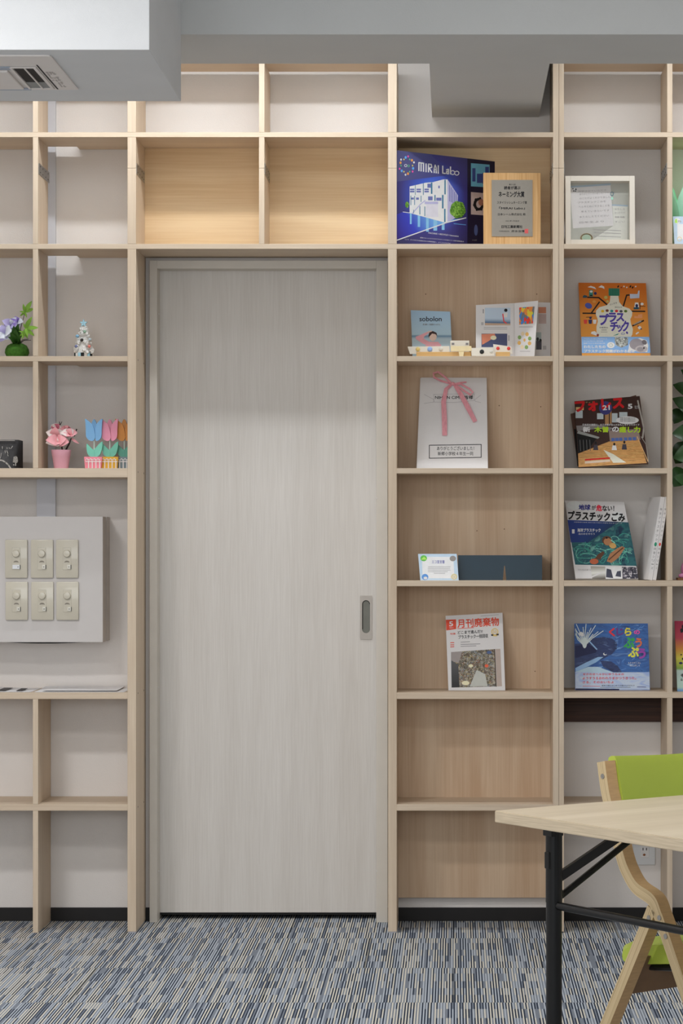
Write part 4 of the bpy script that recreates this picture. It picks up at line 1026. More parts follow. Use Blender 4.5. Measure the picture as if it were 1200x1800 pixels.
s.text('プラスチックと海のいきものをめぐる', 135, 918, 24, wht, 350, 6); s.text('子どもに伝えたい海の未来', 135, 950, 20, wht, 290, 6); s.text('図解でわかる海洋汚染の話', 135, 985, 20, wht, 320, 6)
s.text('わたしたちの', 135, 1048, 42, wht, 325, 6, .04); s.text('プラスチック問題がわかる絵本', 140, 1115, 46, wht, 760, 6, .04)
s.ell(542, 1002, 58, 46, wht, 6); s.ring(542, 1002, 30, 24, 5, ink('coin_green', 0, 0, 0), 7, 16)
s.poly([(600, 935), (610, 1000), (700, 1040), (800, 1000), (800, 885), (600, 878)], speck_print('photo_shore_debris', [RGB(96, 98, 96, 1.4), RGB(160, 166, 160, 1.5), RGB(190, 194, 190, 1.5), RGB(120, 124, 118, 1.4)], 250), 5)
s.poly([(806, 1080), (1090, 1110), (1106, 1010), (1080, 930), (980, 895), (880, 925), (815, 990)], wht, 5)
seal = ink('seal_grey', 142, 136, 142, 1.4); s.ell(930, 990, 108, 86, seal, 6, 22, .1); s.ell(1000, 1060, 92, 54, ink('seal_light', 176, 170, 172, 1.4), 7); s.ell(985, 1066, 52, 34, seal, 8); s.ell(1040, 1046, 12, 15, M_blk, 9); s.ell(1046, 960, 40, 34, ink('seal_dark', 104, 98, 104, 1.3), 7, 16, .6)
s.build('front_cover', t)

# --- two forestry magazines, the front one askew
for k in (1, 0):
    if k == 0:
        s = Sheet(1017, .095, zD, 20); s.crop(970, 620, 5.217)
        t = thing('magazine', 'dark magazine with red title and wooden hall photo, front of the pair', 'magazine', s.o)
        q = ((205, 445), (803, 397), (882, 1018), (243, 1056)); th = .004
    else:
        s = Sheet(1012, .125, zD, 20); s.crop(970, 620, 5.217)
        t = thing('magazine', 'magazine peeking out behind the red-titled wooden hall magazine', 'magazine', s.o)
        q = ((170, 560), (770, 388), (860, 1000), (240, 1054)); th = .004
    dkb = ink('dark_brown_print', 62, 38, 32, 1.1)
    s.body(*q, th, dkb if k == 0 else ink('brown_print', 84, 58, 48))
    a = s.quad
    if k == 0:
        def R4(x0, y0, x1, y1, m, l=2, sk=-.075): s.poly([(x0 + (y1 - 445) * .06, y1 + (x0 - 205) * sk), (x1 + (y1 - 445) * .1, y1 + (x1 - 205) * sk), (x1 + (y0 - 445) * .1, y0 + (x1 - 205) * sk), (x0 + (y0 - 445) * .06, y0 + (x0 - 205) * sk)], m, l)
        fls = speck_print('photo_plank_floor', [RGB(140, 96, 50, 1.3), RGB(206, 158, 96, 1.4), RGB(176, 124, 66, 1.3), RGB(226, 184, 120, 1.4)], 20, kind='NOISE', stretch=(1, 14, 1), rot=-.06)
        s.poly([(243, 1050), (868, 1012), (800, 800), (520, 815), (330, 890), (238, 925)], fls, 2)
        s.poly([(238, 925), (330, 890), (420, 770), (228, 740)], ink('photo_pale_screen', 150, 166, 168), 2)
        for x in (255, 285, 315, 345): s.line([(x, 800), (x + 6, 900)], 5, ink('photo_grey_post', 96, 96, 96), 3)
        s.poly([(228, 740), (420, 790), (440, 775), (240, 715)], ink('photo_beam_grey', 140, 142, 140), 3)
        s.poly([(530, 815), (810, 798), (790, 700), (520, 715)], ink('photo_wall_grey', 132, 116, 110), 2)
        for x in (545, 580, 615, 660, 700, 740): s.poly([(x, 812 - (x - 545) * .04), (x + 30, 811 - (x - 545) * .04), (x + 28, 782 - (x - 545) * .04), (x - 2, 783 - (x - 545) * .04)], ink('photo_window_blue', 70, 96, 160, 1.5), 3)
        for q_ in ((215, 530, 280, 600), (412, 555, 470, 610), (548, 555, 600, 640), (615, 545, 690, 590)): s.rect(*q_, ink('photo_pale_glass', 170, 180, 184), 2)
        for q_ in ((485, 530, 520, 660), (530, 530, 545, 650)): s.rect(*q_, ink('photo_tan_post', 160, 120, 80), 3)
        s.poly([(220, 670), (420, 660), (560, 690), (520, 720), (400, 700), (230, 720)], ink('photo_steel_stair', 120, 116, 116), 3); s.rect(430, 700, 500, 810, dkb, 3)
        s.ell(690, 620, 105, 36, M_infw, 5); 
        for i, y in enumerate((600, 614, 628)): s.text('木育で広がる森のちから', 622, y + 4, 10, M_blk, 140, 7, .02, -.02)
        s.text('フロンティア', 225, 468, 12, ink('title_gold', 196, 160, 110), 160, 6, 0, .05)
        rdt = ink('title_red', 206, 24, 30, 1.2)
        s.text('フォレス', 218, 545, 95, rdt, 440, 6, .07, .085); s.ell(490, 508, 60, 62, ink('title_navy', 54, 52, 110), 5); s.text('21', 466, 528, 42, M_infw, 62, 8, .04, .06)
        s.text('5', 698, 515, 42, M_infw, 36, 6, .05, .05); s.text('2021 MAY', 756, 500, 12, M_infw, 44, 6, 0, .05); s.text('No.318', 760, 515, 12, M_infw, 40, 6, 0, .05); s.rect(218, 500, 290, 528, ink('title_gold', 196, 160, 110), 5)
        s.text('日本初の施設に、大工の技が生んだおもしろデッキガイド', 280, 672, 20, M_infw, 520, 7, .02, .0)
        lime = ink('title_lime', 166, 200, 40, 1.4)
        s.text('新', 284, 728, 46, M_infw, 64, 7, .05, 0); s.text('木曽', 388, 730, 50, lime, 126, 7, .05, 0); s.text('の', 552, 726, 44, M_infw, 58, 7, .05, 0); s.text('癒し力', 616, 732, 52, lime, 190, 7, .055, 0)
        for x, y, h in ((400, 860, 70), (570, 860, 46), (662, 855, 76)):
            s.ell(x, y - h * .45, 10, 13, M_blk, 5, 10); s.poly([(x - 24, y + 34), (x + 24, y + 34), (x + 16, y - h * .2), (x - 16, y - h * .2)], wht if x == 570 else ink('photo_dark_cloth', 60, 56, 66), 4)
        s.poly([(560, 1010), (680, 1008), (560, 930), (470, 890)], ink('photo_glare', 226, 214, 190), 3)
        s.poly([(300, 990), (530, 972), (532, 960), (302, 976)], rdt, 5); s.poly([(300, 1018), (535, 1000), (530, 980), (300, 996)], ink('photo_pale_box', 200, 180, 160), 4)
        s.line([(785, 440), (840, 690), (830, 780)], 14, ink('photo_pale_pipe', 150, 146, 140), 4); s.line([(780, 770), (880, 1000)], 7, ink('title_gold', 0, 0, 0), 4); s.line([(815, 770), (860, 840), (884, 1000)], 5, ink('photo_pale_pipe', 0, 0, 0), 4)
    else:
        s.poly([(200, 700), (240, 700), (250, 1040), (232, 1040)], ink('photo_pale_screen', 0, 0, 0), 1)
    s.build('front_cover', t)
    b = MB(); i = .002
    b.prism([(a[0][0] + i, a[0][1]), (a[1][0] - i, a[1][1]), (a[2][0] - i, a[2][1] - i), (a[3][0] + i, a[3][1] - i)], s.P, -th - .004, -th - .0001, M_page); b.build('page_block', t)

# --- sea plastic book
s = Sheet(1011.3, .070, zE, 24); s.crop(970, 850, 5.217)
t = thing('picture_book', 'book with white title band and a turtle tangled in green net', 'book', s.o)
book(t, s, (118, 157), (660, 170), (790, 874), (215, 872), .010, M_paper, True, M_paper)
netb = speck_print('photo_green_net', [RGB(20, 44, 70, 1.3), RGB(40, 96, 100, 1.5), RGB(28, 70, 84, 1.4), RGB(96, 150, 140, 1.5)], 26, kind='NOISE', rot=.7)
s.poly([(212, 744), (776, 756), (700, 356), (142, 334)], netb, 2)
s.poly([(172, 540), (330, 540), (480, 440), (610, 352), (142, 334)], blend_print('photo_deep_water', [(0, RGB(36, 58, 130, 1.4)), (.6, RGB(28, 56, 116, 1.3)), (1, RGB(24, 52, 82, 1.2))], s.uv(200, 360), s.uv(420, 540)), 3)
ng = ink('net_green', 70, 160, 140, 1.5); rr = random.Random(5)
for k in range(46):
    cx_, cy_ = rr.uniform(240, 700), rr.uniform(520, 720); r1, r2 = rr.uniform(30, 110), rr.uniform(20, 70); a0 = rr.uniform(0, 6)
    pts = []
    for j in range(9):
        x_, y_ = cx_ + r1 * math.cos(a0 + j * .28), cy_ + r2 * math.sin(a0 + j * .28)
        left = 142 + (y_ - 334) * .17 + 8; right = 700 + (y_ - 356) * .19 - 8
        if left < x_ < right and 430 < y_ < 742 and y_ > 520 - (x_ - 330) * .45: pts.append((x_, y_))
    if len(pts) > 2: s.line(pts, 4, ng if k % 3 else ink('net_pale', 130, 200, 180, 1.5), 4)
tur = ink('turtle_tan', 170, 120, 84, 1.3); tud = ink('turtle_brown', 96, 62, 44, 1.2)
s.ell(505, 525, 48, 42, tud, 5, 16, .4); s.ell(510, 535, 38, 34, tur, 6, 16, .3); s.ell(555, 570, 34, 26, ink('turtle_gold', 190, 150, 90), 6, 14, .4)
s.poly([(500, 715), (545, 728), (610, 680), (668, 590), (640, 575), (590, 598), (530, 645)], tur, 5); s.line([(520, 700), (600, 630), (650, 590)], 10, tud, 6)
s.poly([(390, 690), (440, 700), (480, 640), (470, 620), (420, 650)], tud, 5); s.ell(385, 715, 40, 26, ink('turtle_red', 170, 90, 60), 5); s.ell(500, 500, 10, 8, M_blk, 7); s.line([(540, 520), (575, 545)], 8, ink('net_pale', 0, 0, 0), 8)
bl_ = ink('book_deep_blue', 38, 40, 120, 1.4)
s.text('地球', 245, 243, 48, bl_, 105, 6, .045); s.text('が', 362, 240, 38, M_blk, 38, 6, .03); s.text('危', 406, 252, 54, ink('book_red', 214, 34, 60), 50, 6, .05); s.text('ない！', 462, 252, 48, M_blk, 106, 6, .04)
s.text('プラスチックごみ', 146, 330, 78, M_blk, 520, 6, .055, -.04)
s.ell(200, 200, 66, 40, ink('book_pale_blue', 196, 210, 224, 1.6), 2); s.ell(600, 300, 60, 40, ink('book_pale_blue', 0, 0, 0), 2)
s.text('地球環境の危機 海洋汚染の現状と対策を考えるシリーズ', 200, 358, 8, wht, 440, 6, 0, -.03)
s.text('1', 186, 458, 36, wht, 16, 6, .03); s.text('海洋プラスチック', 232, 445, 32, wht, 212, 6, .03); s.text('海の命を守ろう', 240, 472, 18, wht, 150, 6, .0)
s.poly([(368, 872), (490, 874), (486, 762), (352, 758)], blend_print('photo_silver_bag', [(0, RGB(90, 84, 76, 1.4)), (.5, RGB(210, 208, 200, 1.5)), (1, RGB(150, 146, 136, 1.5))], s.uv(430, 872), s.uv(420, 765)), 3)
s.poly([(494, 875), (640, 874), (632, 764), (490, 762)], ink('photo_white_birds', 206, 206, 210), 3); s.poly([(494, 860), (560, 868), (540, 790), (500, 780)], ink('photo_dark_slate', 60, 62, 76), 4); s.poly([(580, 850), (632, 858), (630, 800), (596, 806)], ink('photo_dark_slate', 0, 0, 0), 4)
s.poly([(646, 874), (788, 872), (776, 766), (640, 764)], speck_print('photo_mixed_rubble', [RGB(60, 58, 70, 1.2), RGB(176, 172, 176, 1.4), RGB(96, 92, 104, 1.3), RGB(40, 40, 52, 1.2)], 160), 3)
s.text('プラスチックがこわれて細かくなる', 235, 800, 16, M_gry, 120, 4, 0); s.poly([(210, 872), (340, 860), (480, 800), (470, 815), (350, 872)], M_paper, 5)
s.build('front_cover', t)

# --- two slim white volumes leaning on the divider
def slim(px, label, thick_px, lean_px, dot):
    """a book on its lower edge, spine to the front, tilted to the right; px: lower left corner of the spine"""
    y0 = .030; x0 = X0(px, y0); zb = zE
    ang = math.atan2(lean_px, 760); Hh = 760 / math.cos(ang) / 5.217 / 571; T = thick_px / 5.217 / 571
    t = thing('slim_book', label, 'book', (x0, y0, zb), 0, 'slim white volumes leaning on the divider')
    ca, sa = math.cos(ang), math.sin(ang)
    yaw = math.radians(8); cy_, sy_ = math.cos(yaw), math.sin(yaw)
    def fr(u, v, w):   # u along thickness, v up the spine, w depth into shelf
        x = u * ca + v * sa; z = -u * sa + v * ca + T * sa
        return Vector((x0 + x * cy_ - w * sy_ * 1.0 * (1 if True else 0), y0 + w * cy_ + x * sy_, zb + z))
    dep = .155
    b = MB(); b.prism([(0, 0), (T, 0), (T, Hh), (0, Hh)], fr, 0, .0015, M_paper, .0004); 
    for k_, (ch, v0, v1, m) in enumerate((('海洋プラスチック', .46, .88, M_gry), ('調査シリーズ', .12, .40, M_gry))):
        n = len(ch)
        for i, c in enumerate(ch):
            V, Fc, a0, a1, b0, b1 = text_mesh(c)
            sz = T * .55; vc = Hh * (v1 - (v1 - v0) * (i + .5) / n)
            b.add([fr(T * .5 + (vx - (a0 + a1) / 2) / max(.3, a1 - a0) * sz, vc + (vy - (b0 + b1) / 2) / max(.3, b1 - b0) * sz, -.0002) for vx, vy in V], Fc, m)
    b.add([fr(T * .5 + .3 * T * math.cos(a), Hh * .43 + .5 * T * math.sin(a), -.0002) for a in [-2 * PI * k / 12 for k in range(12)]], [list(range(12))], dot)
    b.build('spine', t)
    b = MB(); b.prism([(0, 0), (.0012, 0), (.0012, Hh), (0, Hh)], fr, .0016, dep, M_paper)
    b.build('left_cover', t)
    b = MB(); b.prism([(T - .0012, 0), (T, 0), (T, Hh), (T - .0012, Hh)], fr, .0016, dep, M_paper); b.build('right_cover', t)
    b = MB(); b.prism([(.0014, .001), (T - .0014, .001), (T - .0014, Hh - .001), (.0014, Hh - .001)], fr, .0017, dep - .002, M_page); b.build('page_block', t)
slim(1138.5, 'slim white book with a green dot on its spine, beside the turtle book', 40, 118, ink('spine_green', 40, 130, 100))
slim(1146.8, 'slim white book with a red dot on its spine, nearest the divider', 32, 118, rd)

# --- whale picture book
s = Sheet(1010.5, .100, zF, 16); s.crop(970, 1040, 5.217)
t = thing('picture_book', 'blue picture book with a spouting whale on its cover', 'book', s.o)
sea = speck_print('print_painted_sea', [RGB(26, 56, 110, 1.4), RGB(48, 96, 160, 1.5), RGB(36, 76, 140, 1.4), RGB(110, 150, 196, 1.6)], 14, kind='NOISE', stretch=(1, 3, 1), rot=.55)
book(t, s, (204, 292), (878, 292), (898, 905), (212, 905), .012, sea)
wb = speck_print('print_whale_blue', [RGB(22, 36, 80, 1.3), RGB(36, 54, 104, 1.3), RGB(26, 42, 88, 1.3), RGB(84, 106, 150, 1.4)], 20, kind='NOISE', stretch=(1, 4, 1), rot=.4)
s.poly([(208, 480), (300, 470), (345, 460), (370, 430), (470, 415), (550, 430), (596, 470), (592, 530), (545, 575), (480, 610), (440, 630), (330, 650), (210, 700)], wb, 2)
s.poly([(210, 610), (300, 585), (400, 560), (415, 530), (360, 500), (330, 480), (210, 500)], ink('print_deep_navy', 18, 26, 72, 1.3), 3)
s.poly([(440, 632), (540, 640), (600, 680), (640, 740), (560, 738), (470, 690)], wb, 3)
s.poly([(214, 700), (300, 655), (420, 600), (470, 600), (400, 650), (300, 700), (216, 735)], ink('print_foam', 130, 164, 204, 1.6), 3)
s.poly([(216, 735), (330, 690), (420, 690), (560, 740), (216, 770)], ink('print_foam_pale', 160, 184, 216, 1.6), 3)
s.line([(345, 460), (410, 530)], 12, ink('print_foam', 0, 0, 0), 4)
for k in range(14):
    a = -PI / 2 + (k - 6.5) * .13; L_ = 150 + 40 * math.sin(k * 2.1)
    s.line([(296, 500), (296 + L_ * .45 * math.cos(a) * 1.2, 500 + L_ * .6 * math.sin(a)), (max(214, 296 + L_ * .9 * math.cos(a) * 1.4), max(298, 500 + L_ * 1.15 * math.sin(a)))], 7, ink('print_spray', 190, 206, 216, 1.6), 4)
s.ell(298, 470, 22, 50, ink('print_spray', 0, 0, 0), 5); s.ell(270, 390, 26, 18, wht, 5, 12, .5); s.ell(485, 572, 17, 13, wht, 5); s.ell(490, 567, 13, 10, wb, 6)
rr = random.Random(9)
for k in range(22):
    x_, y_ = rr.uniform(560, 850), rr.uniform(310, 720)
    s.line([(x_, y_), (x_ + rr.uniform(20, 40), y_ - rr.uniform(10, 26))], 5, ink('print_wave_light', 88, 130, 186, 1.5), 2)
for ch, x, y, h, w, c in (('く', 525, 408, 72, 48, (200, 40, 50)), ('じ', 592, 398, 60, 60, (90, 50, 120)), ('ら', 668, 402, 68, 56, (220, 190, 60)), ('の', 752, 390, 34, 50, (200, 70, 150)), ('ぷ', 660, 515, 92, 92, (50, 150, 70)), ('う', 766, 508, 78, 54, (222, 100, 60)), ('ぷ', 700, 598, 84, 92, (222, 206, 70)), ('う', 786, 612, 88, 68, (140, 60, 150))):
    s.text(ch, x, y, h, ink('kana_%d_%d' % (c[0], c[1]), *c, 1.6), w, 6, .06)
s.text('もき かずこ ぶん', 698, 662, 16, wht, 114, 6, .01); s.text('あき ふきこ え', 712, 686, 16, wht, 92, 6, .01)
s.poly([(212, 905), (896, 900), (892, 738), (440, 742), (212, 735)], speck_print('print_pale_band', [RGB(140, 160, 206, 1.6), RGB(170, 182, 216, 1.6), RGB(110, 140, 196, 1.6)], 12, kind='NOISE', stretch=(1, 3, 1), rot=.4), 4)
rt = ink('band_red', 206, 70, 76, 1.3)
s.text('せかのせへゃかにゆうちゃの', 282, 768, 20, rt, 376, 6, .03); s.text('ようすうるおわれりまかつうきつた。', 280, 806, 24, rt, 490, 6, .03); s.text('さる、そのおいちよ', 280, 842, 22, rt, 285, 6, .03)
s.text('絵本で読むはじめての海のものがたり', 455, 868, 13, M_blk, 300, 6, .01); s.line([(282, 866), (440, 868)], 4, rt, 6); s.line([(440, 878), (718, 878)], 3, M_blk, 6); s.line([(780, 874), (860, 876)], 5, bl_, 6)
s.poly([(214, 906), (615, 906), (615, 892), (214, 888)], ink('print_deep_navy', 0, 0, 0), 6)
s.build('front_cover', t)

# --- rainbow book at the right edge
s = Sheet(1189.5, .050, Z0(1217), 14); s.crop(1160, 960, 6.925)
t = thing('picture_book', 'rainbow gradient picture book cut by the right picture edge', 'book', s.o)
rain = blend_print('print_rainbow', [(0, RGB(70, 130, 190, 1.5)), (.06, RGB(170, 196, 186, 1.5)), (.30, RGB(176, 196, 190, 1.5)), (.33, RGB(120, 160, 60, 1.5)), (.48, RGB(206, 196, 66, 1.5)), (.62, RGB(220, 140, 50, 1.4)), (.78, RGB(196, 60, 80, 1.3)), (1, RGB(176, 24, 70, 1.2))], (0, 0), (0, .215))
s.body((175, 910), (1010, 920), 1310, 1190, .008, rain)
s.ell(262, 1022, 20, 22, M_blk, 2); s.ell(285, 980, 24, 26, M_blk, 2); s.text('ぶどう', 250, 1060, 120, M_blk, 400, 2, .05)
s.ell(255, 1322, 10, 9, M_blk, 2, 10, -.5); s.ell(250, 1424, 22, 14, nv, 2); s.ell(275, 1372, 12, 14, M_blk, 2); s.text('もりのおと', 250, 1595, 42, M_blk, 330, 2, .05); s.text('ぼくの', 252, 1640, 30, M_blk, 200, 2, .03)
s.build('front_cover', t)
b = MB(); a = s.quad; b.prism([(a[0][0] + .001, 0.0005), (a[1][0] - .001, .0005), (a[2][0] - .001, a[2][1] - .001), (a[3][0] + .001, a[3][1] - .001)], s.P, -.014, -.0081, M_page); b.build('page_block', t)

# --- pale green tulip lamp and its card, right edge
M_mint = mat('mint_frosted_glass', RGB(186, 226, 206), .35, .03, 30, trans=.4, emit=RGB(90, 220, 150), estr=.12)
M_mint2 = mat('green_lit_glass', RGB(80, 190, 130), .35, .03, 30, emit=RGB(50, 200, 120), estr=.2)
lx, ly = X0(1208, .12), .125
t = thing('tulip_lamp', 'mint green frosted tulip lamp cut by the right picture edge', 'lamp', (lx, ly, zB))
b = MB(); b.lathe([(.03, 0), (.034, .004), (.03, .012), (.012, .016), (.010, .05)], (lx, ly, zB), M_mint2, 20); b.build('base', t, True)
for k in range(6):
    a0 = 2 * PI * k / 6 + .35
    b = MB(); V = []; nu, nv_ = 8, 10
    for i in range(nu + 1):
        q = i / nu
        for j in range(nv_ + 1):
            r_ = j / nv_ * 2 - 1
            a = a0 + r_ * .62 * (math.sin(PI * (.18 + .72 * q)) ** .7)
            R_ = .012 + .045 * math.sin(PI * (.08 + .5 * q)) ** .8 + .002 * (k % 2)
            z = .045 + .150 * q - .022 * r_ * r_ * q
            V.append((lx + R_ * math.cos(a), ly + R_ * math.sin(a), zB + z))
    Fc = [[i * (nv_ + 1) + j, i * (nv_ + 1) + j + 1, (i + 1) * (nv_ + 1) + j + 1, (i + 1) * (nv_ + 1) + j] for i in range(nu) for j in range(nv_)]
    b.add(V, Fc, M_mint); b.build('petal', t, True)
b = MB(); b.ball((lx, ly, zB + .075), .022, M_mint2, 2, (1, 1, 1.1)); b.build('glow_bulb', t, True)
l = bpy.data.lights.new('lamp_glow', 'POINT'); l.energy = .07; l.color = (.5, 1, .5); l.shadow_soft_size = .03
lo = bpy.data.objects.new('lamp_glow', l); COL.objects.link(lo); lo.parent = t; lo.location = (.02, -.02, .215)
s = Sheet(1184.5, .030, zB, 10); s.crop(1150, 220, 8.18)
t = thing('certificate_card', 'pale card with a green emblem in front of the mint tulip lamp', 'card', s.o)
s.body((264, 1312), (840, 1316), 1252, 1185, .0012, ink('card_pale_blue', 0, 0, 0))
s.poly([(330, 1640), (800, 1640), (800, 1420), (325, 1420)], pw_, 1); s.ell(328, 1378, 42, 42, pw_, 2); s.poly([(290, 1400), (330, 1412), (322, 1345), (296, 1356)], ink('card_lime', 0, 0, 0), 3); s.text('SDGs', 335, 1395, 26, M_gry, 46, 3, .02); s.ring(358, 1638, 34, 32, 6, ink('medal_gold', 0, 0, 0), 3, 16)
s.build('card_face', t)

# --- leafy plant in a pot beyond the last divider
px_, py_ = X0(1275, .11), .115
t = thing('potted_plant', 'dark leafy potted plant on the shelf at the right picture edge', 'plant', (px_, py_, zE))
b = MB(); b.lathe([(.045, 0), (.055, .004), (.068, .10), (.072, .104), (.072, .118), (.064, .118), (.062, .10)], (px_, py_, zE), M_white, 28); b.build('pot', t, True)
b = MB(); b.lathe([(.061, .098), (.05, .106), (.01, .109)], (px_, py_, zE), mat('potting_soil', RGB(60, 46, 36), .95, .3, 200), 20); b.build('soil', t)
M_leaf = mat('dark_glossy_leaf', RGB(52, 84, 44), .3, .25, 40, trans=.1)
M_stem = mat('green_stem', RGB(90, 110, 60), .6)
rr = random.Random(21)
specs = [((1210, 830, .06), (1183, 856, .02), .075), ((1240, 800, .05), (1182, 805, .04), .080), ((1225, 770, .08), (1180, 762, .06), .070), ((1235, 735, .07), (1181, 700, .08), .060), ((1230, 700, .09), (1182, 676, .09), .055), ((1200, 720, .12), (1184, 745, .11), .05),
         ((1215, 780, .14), (1186, 815, .15), .07), ((1250, 690, .1), (1196, 650, .12), .06), ((1290, 700, .1), (1330, 660, .1), .07), ((1300, 760, .1), (1340, 780, .06), .08), ((1270, 720, .1), (1280, 650, .08), .07), ((1210, 850, .03), (1184, 838, .015), .04)]
for (bx, by, bd), (tx, ty_, td), w_ in specs:
    p0, p1 = PW(bx, by, bd), PW(tx, ty_, td)
    b = MB(); b.leaf(p0, p1, w_, M_leaf, (-.1, -1, .45), .12); b.build('leaf', t, True)
b = MB()
for (bx, by, bd), _, _ in specs:
    p0 = PW(bx, by, bd); root = Vector((px_ + rr.uniform(-.03, .03), py_ + rr.uniform(-.02, .02), zE + .1)); mid = (p0 + root) / 2 + Vector((0, 0, .03))
    b.tube([root, mid, p0], [.003, .0025, .0018], M_stem, 6)
b.build('stems', t, True)

# --- pink figure on a wood base, right edge
fx, fy = X0(1208.5, .08), .08
t = thing('figurine', 'small pink figurine on a wooden base at the right picture edge', 'figurine', (fx, fy, zE))
b = MB(); b.box(fx - .034, fx + .05, fy - .03, fy + .03, zE, zE + .0075, mat('orange_brown_wood', RGB(140, 92, 54), .5, .1), .001); b.build('base', t)
M_pk = mat('pink_ceramic', RGB(226, 150, 196), .3, .03, coat=.3)
b = MB(); b.ball((fx + .006, fy, zE + .034), .028, M_pk, 3, (1, .85, 1.15)); b.build('body', t, True)
b = MB(); b.ball((fx + .010, fy, zE + .078), .020, M_pk, 3, (1, .9, .95)); b.build('head', t, True)
for sx in (-.020, .028):
    b = MB(); b.ball((fx + sx, fy - .016, zE + .014), .0095, M_pk, 2, (1.2, 1, .8)); b.build('foot', t, True)

# ================================================================== things on the left shelves
# --- moss ball with artificial flowers
cx, cy2 = X0(30, .09), .09; R = 21.5 / 575
t = thing('flower_arrangement', 'green moss ball holding lilac flowers and maple leaves', 'flower arrangement', (cx, cy2, zC))
b = MB(); b.lathe([(R * .62, 0), (R * .86, R * .12), (R, R * .45), (R * .96, R * .75), (R * .8, R * 1.05), (R * .5, R * 1.22), (R * .15, R * 1.28)], (cx, cy2, zC), mat('moss_green_felt', RGB(66, 116, 34), .9, .25, 120, bump=.8, bscale=300), 28); b.build('moss_ball', t, True)
M_lg = mat('fresh_maple_leaf', RGB(126, 170, 52), .5, .12, 60, trans=.1); M_dg = mat('deep_green_leaf', RGB(54, 96, 34), .5, .2, 60)
ctr = Vector((cx, cy2, zC + R * 1.25))
def maple(c, r, rots, yv, lens=None, name='maple_leaf'):
    b = MB()
    for i, a in enumerate(rots):
        L_ = r * (lens[i] if lens else 1)
        d = Vector((math.cos(a), -.25 * ((i % 2) * 2 - 1), math.sin(a)))
        b.leaf(c, c + d * L_, L_ * .34, M_lg, (0, -1, .1), .06, 6, .1, .75)
    b.build(name, t, True)
k5 = .0018
maple(PW(44, 549, .075), .033, [math.radians(a) for a in (62, 100, 25, 172, 215, 290)], 0, [1.25, .8, .95, .5, .6, .55])
maple(PW(45, 577, -.014), .034, [math.radians(a) for a in (4, 58, -42, -72, -106, 112)], 0, [1.1, 1.2, 1.0, .8, .85, .5])
maple(PW(42, 584, .01), .022, [math.radians(a) for a in (-60, -100, -140, 170)], 0, [1, 1, .8, .7])
maple(PW(24, 578, .07), .030, [math.radians(a) for a in (200, 240, 270, 160)], 0, [.8, .9, .6, .7])
b = MB()
for tx, ty_, w_ in ((24, 572, .026), (32, 569, .028), (37, 580, .026), (18, 584, .024), (28, 578, .034), (40, 588, .02), (14, 592, .018)):
    b.leaf(ctr, PW(tx, ty_, .035), w_, M_dg, (0, -1, .2), .1)
b.build('dark_foliage', t, True)
M_pet = mat('lilac_petal', RGB(190, 180, 226), .6, .06, 40, trans=.2); M_petw = mat('white_blue_petal', RGB(224, 228, 236), .6, .04, 40, trans=.2); M_petv = mat('violet_petal', RGB(150, 126, 206), .6, .08, 40, trans=.2)
def flower(c, r, mm, n, seed):
    q = random.Random(seed); b = MB()
    for i in range(n):
        a = 2 * PI * i / n + q.uniform(-.2, .2); el = q.uniform(-.2, .7)
        d = Vector((math.cos(a), -.55 + q.uniform(-.3, .3), math.sin(a) * .9 + .2 * el))
        b.leaf(c, c + d * r * q.uniform(.8, 1.05), r * 1.0, mm[i % len(mm)], (0, -1, .3), .22, 7, .12, .9)
    b.build('blossom', t, True)
flower(PW(9, 587, .07), .034, [M_petw, M_petw, M_pet], 7, 2); flower(PW(19, 572, .075), .027, [M_pet, M_petv, M_petw], 7, 4); flower(PW(31, 567, .085), .022, [M_petw, M_pet, M_petv], 7, 8)
b = MB()
for tx, ty_, d_ in ((44, 549, .075), (45, 577, -.012), (9, 587, .07), (19, 572, .075), (31, 567, .085), (50, 596, .07), (54, 598, .06)):
    b.tube([ctr - Vector((0, 0, .01)), (ctr + PW(tx, ty_, d_)) / 2 + Vector((0, 0, .004)), PW(tx, ty_, d_)], .0011, mat('dark_twig', RGB(46, 38, 30), .8), 6)
b.build('stems', t)

# --- white ceramic tree
cx, cy2 = X0(147, .1), .10
t = thing('tree_figurine', 'small white glittery tree figurine with a blue star', 'figurine', (cx, cy2, zC))
M_snow = mat('white_bottle_brush', RGB(226, 224, 220), .7, .12, 260, bump=1, bscale=500)
b = MB(); rr = random.Random(4)
Ht = Z0(575, .1) - zC; zb_ = .016
for k in range(150):
    q = rr.random() ** .8; a = rr.uniform(0, 2 * PI); r_ = (1 - q) * .024 + .006
    b.ball((cx + r_ * math.cos(a), cy2 + r_ * math.sin(a), zC + zb_ + q * (Ht - zb_)), rr.uniform(.004, .0068), M_snow, 1, jit=.15)
b.lathe([(.024, zb_), (.02, .04), (.008, Ht)], (cx, cy2, zC), M_snow, 14); b.build('branches', t, True)
b = MB(); sp_ = [(.0135 * (1 if k % 2 == 0 else .45) * math.sin(PI * k / 5), .0135 * (1 if k % 2 == 0 else .45) * math.cos(PI * k / 5)) for k in range(10)]
sz = zC + Ht + .012; b.prism(sp_, lambda u, v, w: Vector((cx + u, cy2 + w, sz + v)), -.003, .003, mat('pale_blue_glitter', RGB(140, 178, 190), .3, .3, 500, metal=.3), .0006); b.build('star', t)
b = MB()
for k in range(9):
    a = PI + PI * k / 8; m_ = [mat('pale_blue_glitter', (0, 0, 0, 1)), M_dark, M_snow][k % 3]
    p = Vector((cx + .025 * math.cos(a), cy2 + .025 * math.sin(a), zC)); b.box(p.x - .0045, p.x + .0045, p.y - .002, p.y + .004, zC, zC + .017, m_, .0008)
b.lathe([(.021, 0), (.021, .016)], (cx, cy2, zC), mat('dark_teal_base', RGB(70, 84, 88), .5), 16); b.build('base', t)
